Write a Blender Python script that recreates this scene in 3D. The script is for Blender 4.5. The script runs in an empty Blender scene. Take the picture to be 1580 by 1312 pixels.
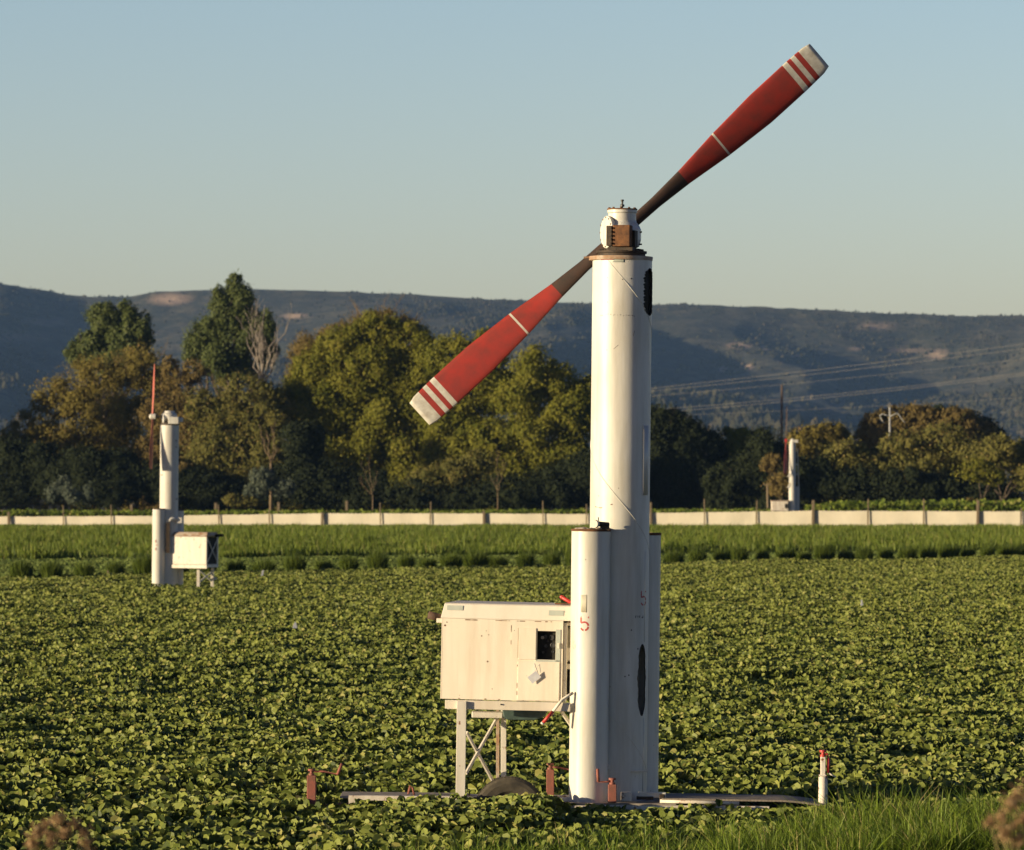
import bpy, math, random
import numpy as np
from mathutils import Matrix, Vector

# ------------------------------------------------------------------ camera, sky, sun, exposure
sc = bpy.context.scene
R = math.radians
F, CX, CY, HZ, CAMH = 7000.0, 790.0, 656.0, 755.0, 3.75      # photo pixels: focal length, centre, horizon
cam = bpy.data.cameras.new("camera"); cam_o = bpy.data.objects.new("camera", cam)
sc.collection.objects.link(cam_o); sc.camera = cam_o
cam.sensor_width = 36.0; cam.lens = F / 1580 * 36
cam_o.location = (0, 0, CAMH); cam_o.rotation_euler = (R(90) + math.atan((HZ - CY) / F), 0, 0)
cam.clip_start = 0.5; cam.clip_end = 40000
cam.dof.use_dof = True; cam.dof.focus_distance = 50.0; cam.dof.aperture_fstop = 5.6

SUN_EL, SUN_AZ = 7.0, 68.0          # degrees; azimuth to the left of straight behind the camera
sdir = Vector((-math.sin(R(SUN_AZ)) * math.cos(R(SUN_EL)), -math.cos(R(SUN_AZ)) * math.cos(R(SUN_EL)), math.sin(R(SUN_EL))))
sun = bpy.data.lights.new("sun", 'SUN'); sun.energy = 5.0; sun.angle = R(0.55); sun.color = (1.0, 0.82, 0.53)
sun_o = bpy.data.objects.new("sun", sun); sc.collection.objects.link(sun_o)
sun_o.rotation_euler = sdir.to_track_quat('Z', 'Y').to_euler()
w = bpy.data.worlds.new("World"); sc.world = w; w.use_nodes = True
nt = w.node_tree; bg = nt.nodes["Background"]
sky = nt.nodes.new("ShaderNodeTexSky"); sky.sky_type = 'NISHITA'; sky.sun_disc = False
sky.sun_elevation = R(SUN_EL)
sky.sun_rotation = math.atan2(sdir.x, sdir.y)
sky.altitude = 50; sky.air_density = 1.0; sky.dust_density = 0.6; sky.ozone_density = 1.0
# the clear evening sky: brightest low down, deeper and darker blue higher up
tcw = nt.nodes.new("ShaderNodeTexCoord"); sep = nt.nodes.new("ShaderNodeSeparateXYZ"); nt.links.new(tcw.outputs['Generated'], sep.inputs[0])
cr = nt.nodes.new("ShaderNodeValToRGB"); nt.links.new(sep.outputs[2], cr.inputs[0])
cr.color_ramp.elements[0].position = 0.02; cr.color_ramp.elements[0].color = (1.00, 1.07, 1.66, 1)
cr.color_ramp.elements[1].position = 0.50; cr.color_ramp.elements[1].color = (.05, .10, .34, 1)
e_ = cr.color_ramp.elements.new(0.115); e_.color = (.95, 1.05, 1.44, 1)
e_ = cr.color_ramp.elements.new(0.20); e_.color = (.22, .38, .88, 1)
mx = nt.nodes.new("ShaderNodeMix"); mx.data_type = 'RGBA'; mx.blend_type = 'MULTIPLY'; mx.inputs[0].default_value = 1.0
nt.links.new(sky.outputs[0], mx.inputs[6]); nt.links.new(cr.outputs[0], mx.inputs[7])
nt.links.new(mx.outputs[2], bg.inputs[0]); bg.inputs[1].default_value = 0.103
sc.view_settings.view_transform = 'Standard'; sc.view_settings.look = 'None'
sc.view_settings.exposure = 0.60; sc.view_settings.gamma = 1.0
sc.cycles.max_bounces = 6; sc.cycles.volume_bounces = 1; sc.cycles.transparent_max_bounces = 8

# ------------------------------------------------------------------ helpers
rnd = random.Random(7)
rng = np.random.default_rng(7)
def W(px, py, D):                    # photo pixel + distance -> world point
    return Vector(((px - CX) * D / F, D, CAMH - (py - HZ) * D / F))

def hsh(ix, iy, seed):
    a = (ix.astype(np.int64) * 374761393 + iy.astype(np.int64) * 668265263 + seed * 974634777) & 0xffffffff
    a = ((a ^ (a >> 13)) * 1274126177) & 0xffffffff
    a = (a ^ (a >> 16)) & 0xffffffff
    return a / 4294967295.0
def vnoise(x, y, seed=0):
    x = np.asarray(x, float); y = np.asarray(y, float)
    ix = np.floor(x); iy = np.floor(y); fx = x - ix; fy = y - iy
    fx = fx * fx * (3 - 2 * fx); fy = fy * fy * (3 - 2 * fy)
    a = hsh(ix, iy, seed); b = hsh(ix + 1, iy, seed); c = hsh(ix, iy + 1, seed); d = hsh(ix + 1, iy + 1, seed)
    return (a * (1 - fx) + b * fx) * (1 - fy) + (c * (1 - fx) + d * fx) * fy
def fbm(x, y, seed=0, n=4):
    t = 0; amp = .5; s = 0
    for k in range(n):
        t = t + amp * vnoise(x * 2 ** k, y * 2 ** k, seed + k * 17); s += amp; amp *= .5
    return t / s

def tag(o, label=None, cat=None, group=None, kind=None):
    if label: o['label'] = label
    if cat: o['category'] = cat
    if group: o['group'] = group
    if kind: o['kind'] = kind
    return o
def empty(name, loc, label=None, cat=None, group=None, rot=(0, 0, 0)):
    o = bpy.data.objects.new(name, None); sc.collection.objects.link(o); o.empty_display_size = 0.3
    o.location = loc; o.rotation_euler = rot
    return tag(o, label, cat, group)

class MB:
    def __init__(s): s.v = []; s.f = []; s.m = []; s.sm = []
    def add(s, vs, fs, m=0, smooth=False):
        b = len(s.v); s.v += [tuple(v) for v in vs]
        for f in fs: s.f.append(tuple(b + i for i in f)); s.m.append(m); s.sm.append(smooth)
        return s
    def box(s, c, size, rot=None, m=0):
        hx, hy, hz = size[0] / 2, size[1] / 2, size[2] / 2
        vs = [Vector((x, y, z)) for x in (-hx, hx) for y in (-hy, hy) for z in (-hz, hz)]
        if rot is not None: vs = [rot @ v for v in vs]
        c = Vector(c)
        return s.add([c + v for v in vs], [(0, 1, 3, 2), (4, 6, 7, 5), (0, 4, 5, 1), (2, 3, 7, 6), (0, 2, 6, 4), (1, 5, 7, 3)], m)
    def bar(s, p, q, w_, h_, m=0):
        p, q = Vector(p), Vector(q); d = q - p
        rot = d.to_track_quat('X', 'Z').to_matrix()
        return s.box((p + q) / 2, (d.length, w_, h_), rot, m)
    def tube(s, pts, r, n=10, m=0, caps=True, smooth=True):
        pts = [Vector(p) for p in pts]; rs = r if isinstance(r, (list, tuple)) else [r] * len(pts)
        b = len(s.v); up = None
        for i, p in enumerate(pts):
            t = (pts[min(i + 1, len(pts) - 1)] - pts[max(i - 1, 0)])
            t = t.normalized() if t.length > 1e-9 else Vector((0, 0, 1))
            if up is None:
                up = Vector((0, 0, 1)) if abs(t.z) < .9 else Vector((0, 1, 0))
            u = up - t * up.dot(t)
            if u.length < 1e-4: u = Vector((1, 0, 0)) - t * t.x
            u.normalize(); v = t.cross(u); up = u
            for k in range(n):
                a = 2 * math.pi * k / n
                s.v.append(tuple(p + rs[i] * (u * math.cos(a) + v * math.sin(a))))
        for i in range(len(pts) - 1):
            for k in range(n):
                k2 = (k + 1) % n
                s.f.append((b + i * n + k, b + i * n + k2, b + (i + 1) * n + k2, b + (i + 1) * n + k)); s.m.append(m); s.sm.append(smooth)
        if caps:
            s.f.append(tuple(b + k for k in reversed(range(n)))); s.m.append(m); s.sm.append(False)
            e = b + (len(pts) - 1) * n
            s.f.append(tuple(e + k for k in range(n))); s.m.append(m); s.sm.append(False)
        return s
    def cyl(s, p, q, r, n=32, m=0, r2=None): return s.tube([p, q], [r, r if r2 is None else r2], n, m)
    def lathe(s, c, prof, n=32, m=0, axis=None):       # prof: (r, h) along axis (default +z), sharp steps kept by doubled rings
        rot = Matrix.Identity(3) if axis is None else Vector(axis).to_track_quat('Z', 'Y').to_matrix()
        c = Vector(c)
        for (r0, h0), (r1, h1) in zip(prof, prof[1:]):
            b = len(s.v)
            for r_, h_ in ((r0, h0), (r1, h1)):
                for k in range(n):
                    a = 2 * math.pi * k / n
                    s.v.append(tuple(c + rot @ Vector((r_ * math.cos(a), r_ * math.sin(a), h_))))
            for k in range(n):
                k2 = (k + 1) % n
                s.f.append((b + k, b + k2, b + n + k2, b + n + k)); s.m.append(m); s.sm.append(abs(h1 - h0) > 1e-6)
        return s
    def prism(s, poly, y0, y1, m=0):                   # polygon of (x, z), extruded along y
        n = len(poly)
        vs = [(x, y0, z) for x, z in poly] + [(x, y1, z) for x, z in poly]
        fs = [tuple(range(n)), tuple(range(2 * n - 1, n - 1, -1))]
        for k in range(n):
            k2 = (k + 1) % n; fs.append((k2, k, n + k, n + k2))
        return s.add(vs, fs, m)
    def build(s, name, mats, parent=None, bevel=0, fix=True):
        me = bpy.data.meshes.new(name); me.from_pydata(s.v, [], s.f)
        if not isinstance(mats, (list, tuple)): mats = [mats]
        for m in mats: me.materials.append(m)
        me.polygons.foreach_set('material_index', s.m); me.polygons.foreach_set('use_smooth', s.sm)
        me.update()
        o = bpy.data.objects.new(name, me); sc.collection.objects.link(o)
        if parent: o.parent = parent
        if bevel:
            b = o.modifiers.new('bevel', 'BEVEL'); b.width = bevel; b.segments = 2; b.limit_method = 'ANGLE'; b.angle_limit = R(40)
        return o

def np_mesh(name, verts, faces, mats, var=None, parent=None, smooth=False, midx=None):
    verts = np.asarray(verts, np.float32).reshape(-1, 3); faces = np.asarray(faces, np.int32)
    me = bpy.data.meshes.new(name); k = faces.shape[1]
    me.vertices.add(len(verts)); me.vertices.foreach_set('co', verts.ravel())
    me.loops.add(faces.size); me.loops.foreach_set('vertex_index', faces.ravel())
    me.polygons.add(len(faces)); me.polygons.foreach_set('loop_start', np.arange(0, faces.size, k, dtype=np.int32))
    if smooth: me.polygons.foreach_set('use_smooth', np.ones(len(faces), bool))
    else: me.polygons.foreach_set('use_smooth', np.zeros(len(faces), bool))
    if not isinstance(mats, (list, tuple)): mats = [mats]
    for m in mats: me.materials.append(m)
    if midx is not None: me.polygons.foreach_set('material_index', np.asarray(midx, np.int32))
    me.update(calc_edges=True)
    if var is not None:
        a = me.attributes.new('var', 'FLOAT', 'FACE'); a.data.foreach_set('value', np.asarray(var, np.float32))
    o = bpy.data.objects.new(name, me); sc.collection.objects.link(o)
    if parent: o.parent = parent
    return o

QUAD = (np.array([[-.5, -.5, 0], [.5, -.5, 0], [.5, .5, 0], [-.5, .5, 0]]), np.array([[0, 1, 2, 3]]))
# a broad bean leaf: two folded halves, heart-like
LEAF = (np.array([[0, -.5, 0], [0, .08, -.06], [0, .52, -.13], [.36, -.42, .10], [.50, -.02, .09], [.27, .33, -.02],
                  [-.36, -.42, .10], [-.50, -.02, .09], [-.27, .33, -.02]]),
        np.array([[0, 3, 4, 1], [1, 4, 5, 2], [1, 7, 6, 0], [2, 8, 7, 1]]))
LEAF2 = (np.array([[0, -.5, 0], [.46, -.05, .09], [0, .5, -.08], [-.46, -.05, .09]]), np.array([[0, 1, 2, 3]]))
TUFT = (np.array([[-.5, -.35, 0], [.1, -.55, .1], [.55, .1, -.08], [.2, .5, .1], [-.1, .12, 0], [-.45, .45, -.1]]), np.array([[0, 1, 2, 4], [0, 4, 3, 5]]))
def cards(name, c, nrm, size, tmpl, mat, var, parent=None, stretch=None):
    T, Fc = tmpl; n = len(c)
    nrm = nrm / (np.linalg.norm(nrm, axis=1, keepdims=True) + 1e-9)
    r = rng.normal(size=(n, 3)); u = np.cross(nrm, r); u /= np.linalg.norm(u, axis=1, keepdims=True) + 1e-9
    v = np.cross(nrm, u)
    s = size[:, None, None]
    st = 1.0 if stretch is None else stretch
    P = c[:, None, :] + s * (T[None, :, 0:1] * u[:, None, :] + st * T[None, :, 1:2] * v[:, None, :] + T[None, :, 2:3] * nrm[:, None, :])
    faces = (np.arange(n) * len(T))[:, None, None] + Fc[None]
    return np_mesh(name, P.reshape(-1, 3), faces.reshape(-1, 4), mat, np.repeat(var, len(Fc)), parent)

# ------------------------------------------------------------------ materials
def newmat(name):
    m = bpy.data.materials.new(name); m.use_nodes = True
    t = m.node_tree; return m, t, t.nodes["Principled BSDF"]
def N(t, kind, **kw):
    n = t.nodes.new(kind)
    for k, v in kw.items(): setattr(n, k, v)
    return n
def mixc(t, fac, a, b):
    m = N(t, 'ShaderNodeMix', data_type='RGBA')
    for sock, val in ((m.inputs[0], fac), (m.inputs[6], a), (m.inputs[7], b)):
        if isinstance(val, bpy.types.NodeSocket): t.links.new(val, sock)
        elif isinstance(val, tuple): sock.default_value = (*val, 1)
        else: sock.default_value = val
    return m.outputs[2]
def ramp(t, src, lo, hi):
    r = N(t, 'ShaderNodeMapRange'); t.links.new(src, r.inputs[0]); r.inputs[1].default_value = lo; r.inputs[2].default_value = hi
    return r.outputs[0]
def noise(t, scale, detail=6, vec=None, rough=.6):
    n = N(t, 'ShaderNodeTexNoise'); n.inputs['Scale'].default_value = scale; n.inputs['Detail'].default_value = detail; n.inputs['Roughness'].default_value = rough
    if vec is not None: t.links.new(vec, n.inputs['Vector'])
    return n.outputs[0]
def coord(t, scale=(1, 1, 1)):
    c = N(t, 'ShaderNodeTexCoord'); m = N(t, 'ShaderNodeMapping'); m.inputs['Scale'].default_value = scale
    t.links.new(c.outputs['Object'], m.inputs['Vector']); return m.outputs[0]
def bump(t, p, src, strength, dist):
    b = N(t, 'ShaderNodeBump'); b.inputs['Strength'].default_value = strength; b.inputs['Distance'].default_value = dist
    t.links.new(src, b.inputs['Height']); t.links.new(b.outputs[0], p.inputs['Normal'])

def paint(name, base, dirt=(.42, .36, .27), rust=(.24, .09, .03), dirt_amt=.35, rust_lo=.66, rough=.5, streak=True):
    m, t, p = newmat(name)
    v = coord(t); vs = coord(t, (5, 5, .5))
    n1 = noise(t, 1.6, 8, v); n2 = noise(t, 1.5, 6, vs); n3 = noise(t, 9, 10, v, .7); n4 = noise(t, 60, 3, v)
    d = N(t, 'ShaderNodeMath', operation='MULTIPLY'); t.links.new(ramp(t, n2, .42, .75), d.inputs[0]); d.inputs[1].default_value = dirt_amt
    c = mixc(t, d.outputs[0], base, dirt)
    d2 = N(t, 'ShaderNodeMath', operation='MULTIPLY'); t.links.new(ramp(t, n1, .45, .8), d2.inputs[0]); d2.inputs[1].default_value = dirt_amt * .8
    c = mixc(t, d2.outputs[0], c, (base[0] * .8, base[1] * .75, base[2] * .6))
    c = mixc(t, ramp(t, n3, rust_lo, rust_lo + .05), c, rust)
    vo = N(t, 'ShaderNodeTexVoronoi'); t.links.new(v, vo.inputs['Vector']); vo.inputs['Scale'].default_value = 14
    sp = N(t, 'ShaderNodeSeparateColor'); t.links.new(vo.outputs['Color'], sp.inputs[0])
    lim = N(t, 'ShaderNodeMapRange'); t.links.new(sp.outputs[0], lim.inputs[0]); lim.inputs[1].default_value = .80; lim.inputs[2].default_value = 1.0; lim.inputs[3].default_value = 0; lim.inputs[4].default_value = .085
    lt = N(t, 'ShaderNodeMath', operation='LESS_THAN'); t.links.new(vo.outputs['Distance'], lt.inputs[0]); t.links.new(lim.outputs[0], lt.inputs[1])
    c = mixc(t, lt.outputs[0], c, (rust[0] * .4, rust[1] * .4, rust[2] * .5))
    t.links.new(c, p.inputs['Base Color']); p.inputs['Roughness'].default_value = rough
    mm = N(t, 'ShaderNodeMath', operation='MULTIPLY_ADD'); t.links.new(noise(t, 3.2, 2, v), mm.inputs[0]); mm.inputs[1].default_value = 4.0; t.links.new(n4, mm.inputs[2])
    bump(t, p, mm.outputs[0], .22, .004)
    return m
def simple(name, a, b, scale=8, rough=.7, bmp=.3, metallic=0.0, dist=.004, lo=.35, hi=.65):
    m, t, p = newmat(name); v = coord(t); n1 = noise(t, scale, 8, v)
    t.links.new(mixc(t, ramp(t, n1, lo, hi), a, b), p.inputs['Base Color']); p.inputs['Roughness'].default_value = rough
    p.inputs['Metallic'].default_value = metallic
    bump(t, p, noise(t, scale * 6, 4, v), bmp, dist); return m
def leafmat(name, c0, c1, c2=None, trans=.3, rough=.5, tcol=None):
    m, t, p = newmat(name)
    a = N(t, 'ShaderNodeAttribute', attribute_name='var'); f = a.outputs['Fac']
    col = mixc(t, ramp(t, f, 0, .7), c0, c1)
    if c2: col = mixc(t, ramp(t, f, .9, .97), col, c2)
    t.links.new(col, p.inputs['Base Color']); p.inputs['Roughness'].default_value = rough
    p.inputs['Specular IOR Level'].default_value = .16 if rough < .55 else .08
    tr = N(t, 'ShaderNodeBsdfTranslucent'); t.links.new(col, tr.inputs[0])
    ms = N(t, 'ShaderNodeMixShader'); ms.inputs[0].default_value = trans
    t.links.new(p.outputs[0], ms.inputs[1]); t.links.new(tr.outputs[0], ms.inputs[2])
    t.links.new(ms.outputs[0], t.nodes['Material Output'].inputs[0]); return m

M = {}
M['white'] = paint('white_tower_paint', (.70, .675, .61), dirt=(.33, .29, .22), dirt_amt=.55, rust_lo=.68, rough=.42)
M['cream'] = paint('cream_housing_paint', (.77, .69, .57), dirt=(.48, .36, .25), dirt_amt=.42, rust_lo=.69, rough=.5)
M['frame_white'] = paint('worn_white_frame_paint', (.78, .72, .62), dirt_amt=.45, rust_lo=.60, rough=.6)
M['old_white'] = paint('weathered_white_paint', (.62, .60, .55), dirt_amt=.5, rust_lo=.63, rough=.6)
M['scrape_white'] = paint('scraped_white_paint', (.80, .73, .62), dirt=(.40, .26, .16), dirt_amt=.5, rust_lo=.56, rough=.6)
M['lid'] = paint('lid_paint', (.78, .71, .60), dirt_amt=.25, rust_lo=.70, rough=.5)
M['rust'] = simple('rusty_iron', (.20, .085, .03), (.08, .035, .015), 14, .85, .6)
M['darkrust'] = simple('dark_greasy_rust', (.06, .035, .018), (.02, .014, .01), 18, .7, .6)
M['rusttop'] = simple('rusted_roof_sheet', (.30, .16, .08), (.50, .44, .36), 6, .8, .4)
M['deck'] = simple('brown_deck_plate', (.27, .22, .17), (.40, .34, .27), 9, .85, .5)
M['tyre'] = simple('dusty_tyre_rubber', (.045, .038, .028), (.11, .09, .06), 7, .9, .5)
M['rim'] = simple('dull_grey_rim', (.35, .33, .29), (.2, .16, .12), 9, .6, .3)
M['red'] = simple('faded_red_paint', (.42, .07, .045), (.30, .06, .04), 9, .55, .3)
M['redbrown'] = simple('red_oxide_paint', (.33, .10, .07), (.22, .09, .06), 12, .75, .5)
M['brightred'] = simple('bright_red_paint', (.55, .035, .03), (.45, .04, .03), 10, .45, .2)
M['blade_red'] = simple('propeller_red', (.36, .032, .020), (.22, .035, .025), 6, .45, .1)
M['blade_white'] = simple('propeller_white_stripe', (.62, .60, .53), (.44, .40, .33), 14, .5, .1)
M['blade_black'] = simple('propeller_black_root', (.035, .022, .015), (.06, .03, .02), 9, .6, .2)
M['blade_pink'] = simple('faded_propeller_red', (.45, .12, .08), (.36, .09, .06), 5, .6, .1)
M['exhaust'] = simple('brown_exhaust_pipe', (.12, .065, .04), (.07, .045, .03), 20, .8, .4)
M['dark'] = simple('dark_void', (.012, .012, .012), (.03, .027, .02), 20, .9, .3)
M['screen'] = simple('torn_dark_mesh', (.012, .012, .010), (.04, .035, .02), 55, .95, .8)
M['steel'] = simple('dull_dark_steel', (.10, .10, .10), (.05, .045, .04), 15, .5, .3, .6)
M['greytape'] = simple('grey_decal', (.47, .50, .44), (.40, .43, .38), 8, .5, .1)
M['beige'] = simple('beige_decal', (.62, .57, .44), (.55, .5, .38), 9, .6, .1)
M['stain'] = simple('yellow_stain', (.74, .69, .57), (.76, .72, .62), 6, .5, .1)
M['stencil'] = simple('red_stencil_paint', (.42, .045, .04), (.50, .10, .09), 40, .6, .1)
M['stencil_faint'] = simple('faint_red_stencil', (.60, .24, .20), (.72, .50, .45), 40, .6, .1)
M['pan'] = simple('green_oil_pan', (.09, .14, .12), (.05, .07, .06), 7, .4, .2)
M['wood'] = simple('weathered_wood', (.26, .20, .12), (.15, .11, .07), 20, .9, .4)
M['polewood'] = simple('brown_pole_wood', (.15, .10, .07), (.10, .07, .05), 12, .9, .4)
M['galv'] = simple('galvanised_pole', (.50, .50, .47), (.38, .38, .36), 4, .5, .1)
M['cable'] = simple('aluminium_cable', (.30, .28, .25), (.25, .23, .21), 1, .5, 0, 0)
M['bark'] = simple('tree_bark', (.16, .12, .08), (.08, .06, .045), 3, .95, .5, 0, .03)
M['palebark'] = simple('pale_dead_wood', (.36, .31, .26), (.24, .20, .16), 3, .9, .4, 0, .02)
M['twig'] = simple('tan_twigs', (.24, .17, .09), (.17, .12, .07), 3, .9, .4, 0, .02)
M['beanstem'] = simple('stem_green', (.12, .15, .05), (.1, .1, .04), 9, .8, .2)
M['rag'] = simple('white_scrap', (.75, .75, .78), (.6, .6, .64), 9, .6, .1)

# ------------------------------------------------------------------ ground, hills
def gz(x, y):                        # the road bank the camera stands on, then the flat field
    y = np.asarray(y, float)
    return np.where(y < 30, 1.55 * (1 - np.clip((y - 12) / 17.0, 0, 1)) ** 1.3, 0.0)
m, t, p = newmat('field_soil'); v = coord(t)
c = mixc(t, ramp(t, noise(t, .9, 8, v), .35, .65), (.045, .036, .022), (.075, .058, .035))
c = mixc(t, ramp(t, noise(t, .05, 6, v), .4, .6), c, (.035, .045, .016))
t.links.new(c, p.inputs['Base Color']); p.inputs['Roughness'].default_value = .95
bump(t, p, noise(t, 6, 8, v), .5, .05); M['soil'] = m
xs = np.concatenate([np.linspace(-6800, -200, 12), np.linspace(-150, 150, 61), np.linspace(200, 6800, 12)])
ys = np.concatenate([[-300, -50], np.linspace(0, 60, 41), np.linspace(75, 600, 40), np.linspace(700, 9000, 20)])
X, Y = np.meshgrid(xs, ys); Z = gz(X, Y)
nx, ny = len(xs), len(ys); idx = np.arange(nx * ny).reshape(ny, nx)
fc = np.stack([idx[:-1, :-1], idx[:-1, 1:], idx[1:, 1:], idx[1:, :-1]], -1).reshape(-1, 4)
g = np_mesh('ground', np.stack([X, Y, Z], -1), fc, M['soil'], smooth=True); tag(g, kind='structure')

RD = 5600.0
rp = np.array([[-900, 470], [-300, 425], [-100, 430], [0, 436], [60, 446], [130, 458], [200, 456], [240, 449], [300, 447], [390, 445], [500, 448], [620, 453], [720, 460],
               [900, 467], [1000, 469], [1100, 470], [1250, 476], [1400, 484], [1500, 487], [1580, 486], [1800, 480], [2400, 500]], float)
RX = (rp[:, 0] - CX) * RD / F; RZ = CAMH + (HZ - rp[:, 1]) * RD / F
def hill(x, y):
    th = (x / y) * RD                        # bearing, so that the ridge keeps its outline
    rz = np.interp(th, RX, RZ)
    tt = np.clip((y - 3300) / (RD - 3300), 0, 1.0)
    base = tt ** 0.85
    gx = x + 260 * (fbm(x / 900, y / 900, 5, 3) - .5)
    n1 = 1 - np.abs(2 * fbm(gx / 420, y / 1500, 11, 4) - 1) * 1.9       # spurs running towards the plain
    n2 = 1 - np.abs(2 * fbm(gx / 150, y / 420, 31, 4) - 1) * 1.9
    amp = (tt * (1 - tt) * 4) ** .7
    z = rz * base * (1 - .0 * amp) + amp * (66 * (n1 - .75) + 20 * (n2 - .7)) - amp * 30
    # one broad valley each under the left and the right part of the ridge
    for px0, y0, wx, wy, dz in ((150, 4900, 150, 420, 44), (1010, 4850, 110, 380, 48), (430, 4950, 90, 300, 30), (1370, 5250, 120, 200, 24)):
        xc = (px0 - CX) * y0 / F
        z = z - dz * np.exp(-((x - xc) / wx) ** 2 - ((y - y0) / wy) ** 2)
    z = z + 3.2 * (fbm(x / 28, y / 40, 77, 3) - .5) * np.clip(tt * 6, 0, 1)
    lim = rz * (y / RD) - 2.5 * (1 - tt) * 6                    # nothing stands above the ridge line
    z = np.where(y < RD, np.minimum(z, np.maximum(lim, -5)), rz + (y - RD) * .0 - np.clip(y - RD, 0, 4000) * .05 + 2 * (vnoise(x / 15, y / 15, 3) - .5))
    return z - 3.0 * (1 - tt)
m, t, p = newmat('hill_scrub_ground'); v = coord(t)
c = mixc(t, ramp(t, noise(t, .018, 12, v, .72), .42, .58), (.030, .034, .017), (.115, .100, .055))
c = mixc(t, ramp(t, noise(t, .05, 8, v, .7), .45, .62), c, (.022, .030, .018))
a = N(t, 'ShaderNodeAttribute', attribute_name='scar')
sc_n = N(t, 'ShaderNodeMath', operation='MULTIPLY'); t.links.new(a.outputs['Fac'], sc_n.inputs[0]); t.links.new(ramp(t, noise(t, .045, 8, v, .75), .33, .45), sc_n.inputs[1])
c = mixc(t, sc_n.outputs[0], c, (.60, .42, .28))
t.links.new(c, p.inputs['Base Color']); p.inputs['Roughness'].default_value = 1
bump(t, p, noise(t, .08, 10, v, .7), .8, 6.0); M['hill'] = m
hx = np.arange(-1500, 1500, 7.0); hy = np.concatenate([np.arange(3250, 5700, 9.0), np.arange(5720, 7200, 60.0)])
X, Y = np.meshgrid(hx, hy); Z = hill(X, Y)
nx, ny = len(hx), len(hy); idx = np.arange(nx * ny).reshape(ny, nx)
fc = np.stack([idx[:-1, :-1], idx[:-1, 1:], idx[1:, 1:], idx[1:, :-1]], -1).reshape(-1, 4)
ho = np_mesh('hills', np.stack([X, Y, Z], -1), fc, M['hill'], smooth=True); tag(ho, kind='structure')
# bare earth scars: at these bearings and view heights
PX = CX + X * F / Y; PY = HZ - (Z - CAMH) * F / Y
scar = np.zeros_like(X)
for (sx, sy, rx, ry, k) in ((262, 462, 34, 10, 1), (455, 488, 22, 5, .9), (1140, 533, 22, 6, 1), (1182, 537, 7, 4, .8), (1222, 549, 14, 4, 1), (1114, 570, 7, 5, 1.3), (1153, 567, 9, 5, 1.3),
                            (1445, 547, 20, 8, .9), (1352, 503, 30, 7, .6), (1320, 538, 12, 4, .7), (27, 592, 9, 5, 1.2), (1400, 541, 40, 4, .5), (20, 520, 60, 9, .35), (70, 497, 40, 8, .3)):
    scar = np.maximum(scar, k * np.clip(1.5 - 1.3 * np.sqrt(((PX - sx) / rx) ** 2 + ((PY - sy) / ry) ** 2), 0, 1))
at = ho.data.attributes.new('scar', 'FLOAT', 'POINT'); at.data.foreach_set('value', scar.ravel().astype(np.float32))

# scrub and woods on the slopes, too many to count
M['hillbush'] = leafmat('hill_woodland_leaves', (.030, .032, .017), (.060, .054, .028), (.09, .072, .042), .1, .9)
def ico():
    me = bpy.data.meshes.new('tmp'); import bmesh
    bm = bmesh.new(); bmesh.ops.create_icosphere(bm, subdivisions=1, radius=1); bm.to_mesh(me); bm.free()
    vv = np.array([v.co[:] for v in me.vertices]); ff = np.array([p_.vertices[:] for p_ in me.polygons]); bpy.data.meshes.remove(me); return vv, ff
IV, IF = ico()
n = 48000
by = 3400 + 2230 * rng.random(n) ** .8; bx = (rng.random(n) * 1800 - 900) * by / F * 1.0
bx = (rng.random(n) * 2100 - 1050) * by / F
dens = fbm(bx / 160, by / 260, 91, 4)
keep = (dens > .47) | (rng.random(n) < .12)
bx, by = bx[keep], by[keep]; n = len(bx); bz = hill(bx, by)
sz = (1.2 + 2.6 * rng.random(n) ** 2) * np.interp(by, [3400, 4300, 5300, 5600], [1.7, 1.2, .8, .45]); ht = sz * (0.8 + .9 * rng.random(n)) * np.interp(by, [3400, 4300, 5300], [1.5, 1.1, .7])
sc3 = np.stack([sz, sz, ht], -1)
P = IV[None] * (1 + .5 * (rng.random((n, len(IV), 1)) - .5)) * sc3[:, None, :] + np.stack([bx, by, bz + ht * .5], -1)[:, None, :]
fcs = (np.arange(n) * len(IV))[:, None, None] + IF[None]
o = np_mesh('hill_woodland', P.reshape(-1, 3), fcs.reshape(-1, 3), M['hillbush'], np.repeat(rng.random(n), len(IF)))
tag(o, 'dark scrub and scattered small trees covering the distant hillside', 'woodland', kind='stuff')

# ------------------------------------------------------------------ the field: machine data needed to keep leaves off it
MX, MD = (948 - CX) * 50 / F, 50.0
def free_of_machine(x, y, z=None):
    px = CX + x * F / y
    bad = (y > 49.35) & (y < 50.9) & (x > -1.9) & (x < 3.6)
    return ~bad

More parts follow.
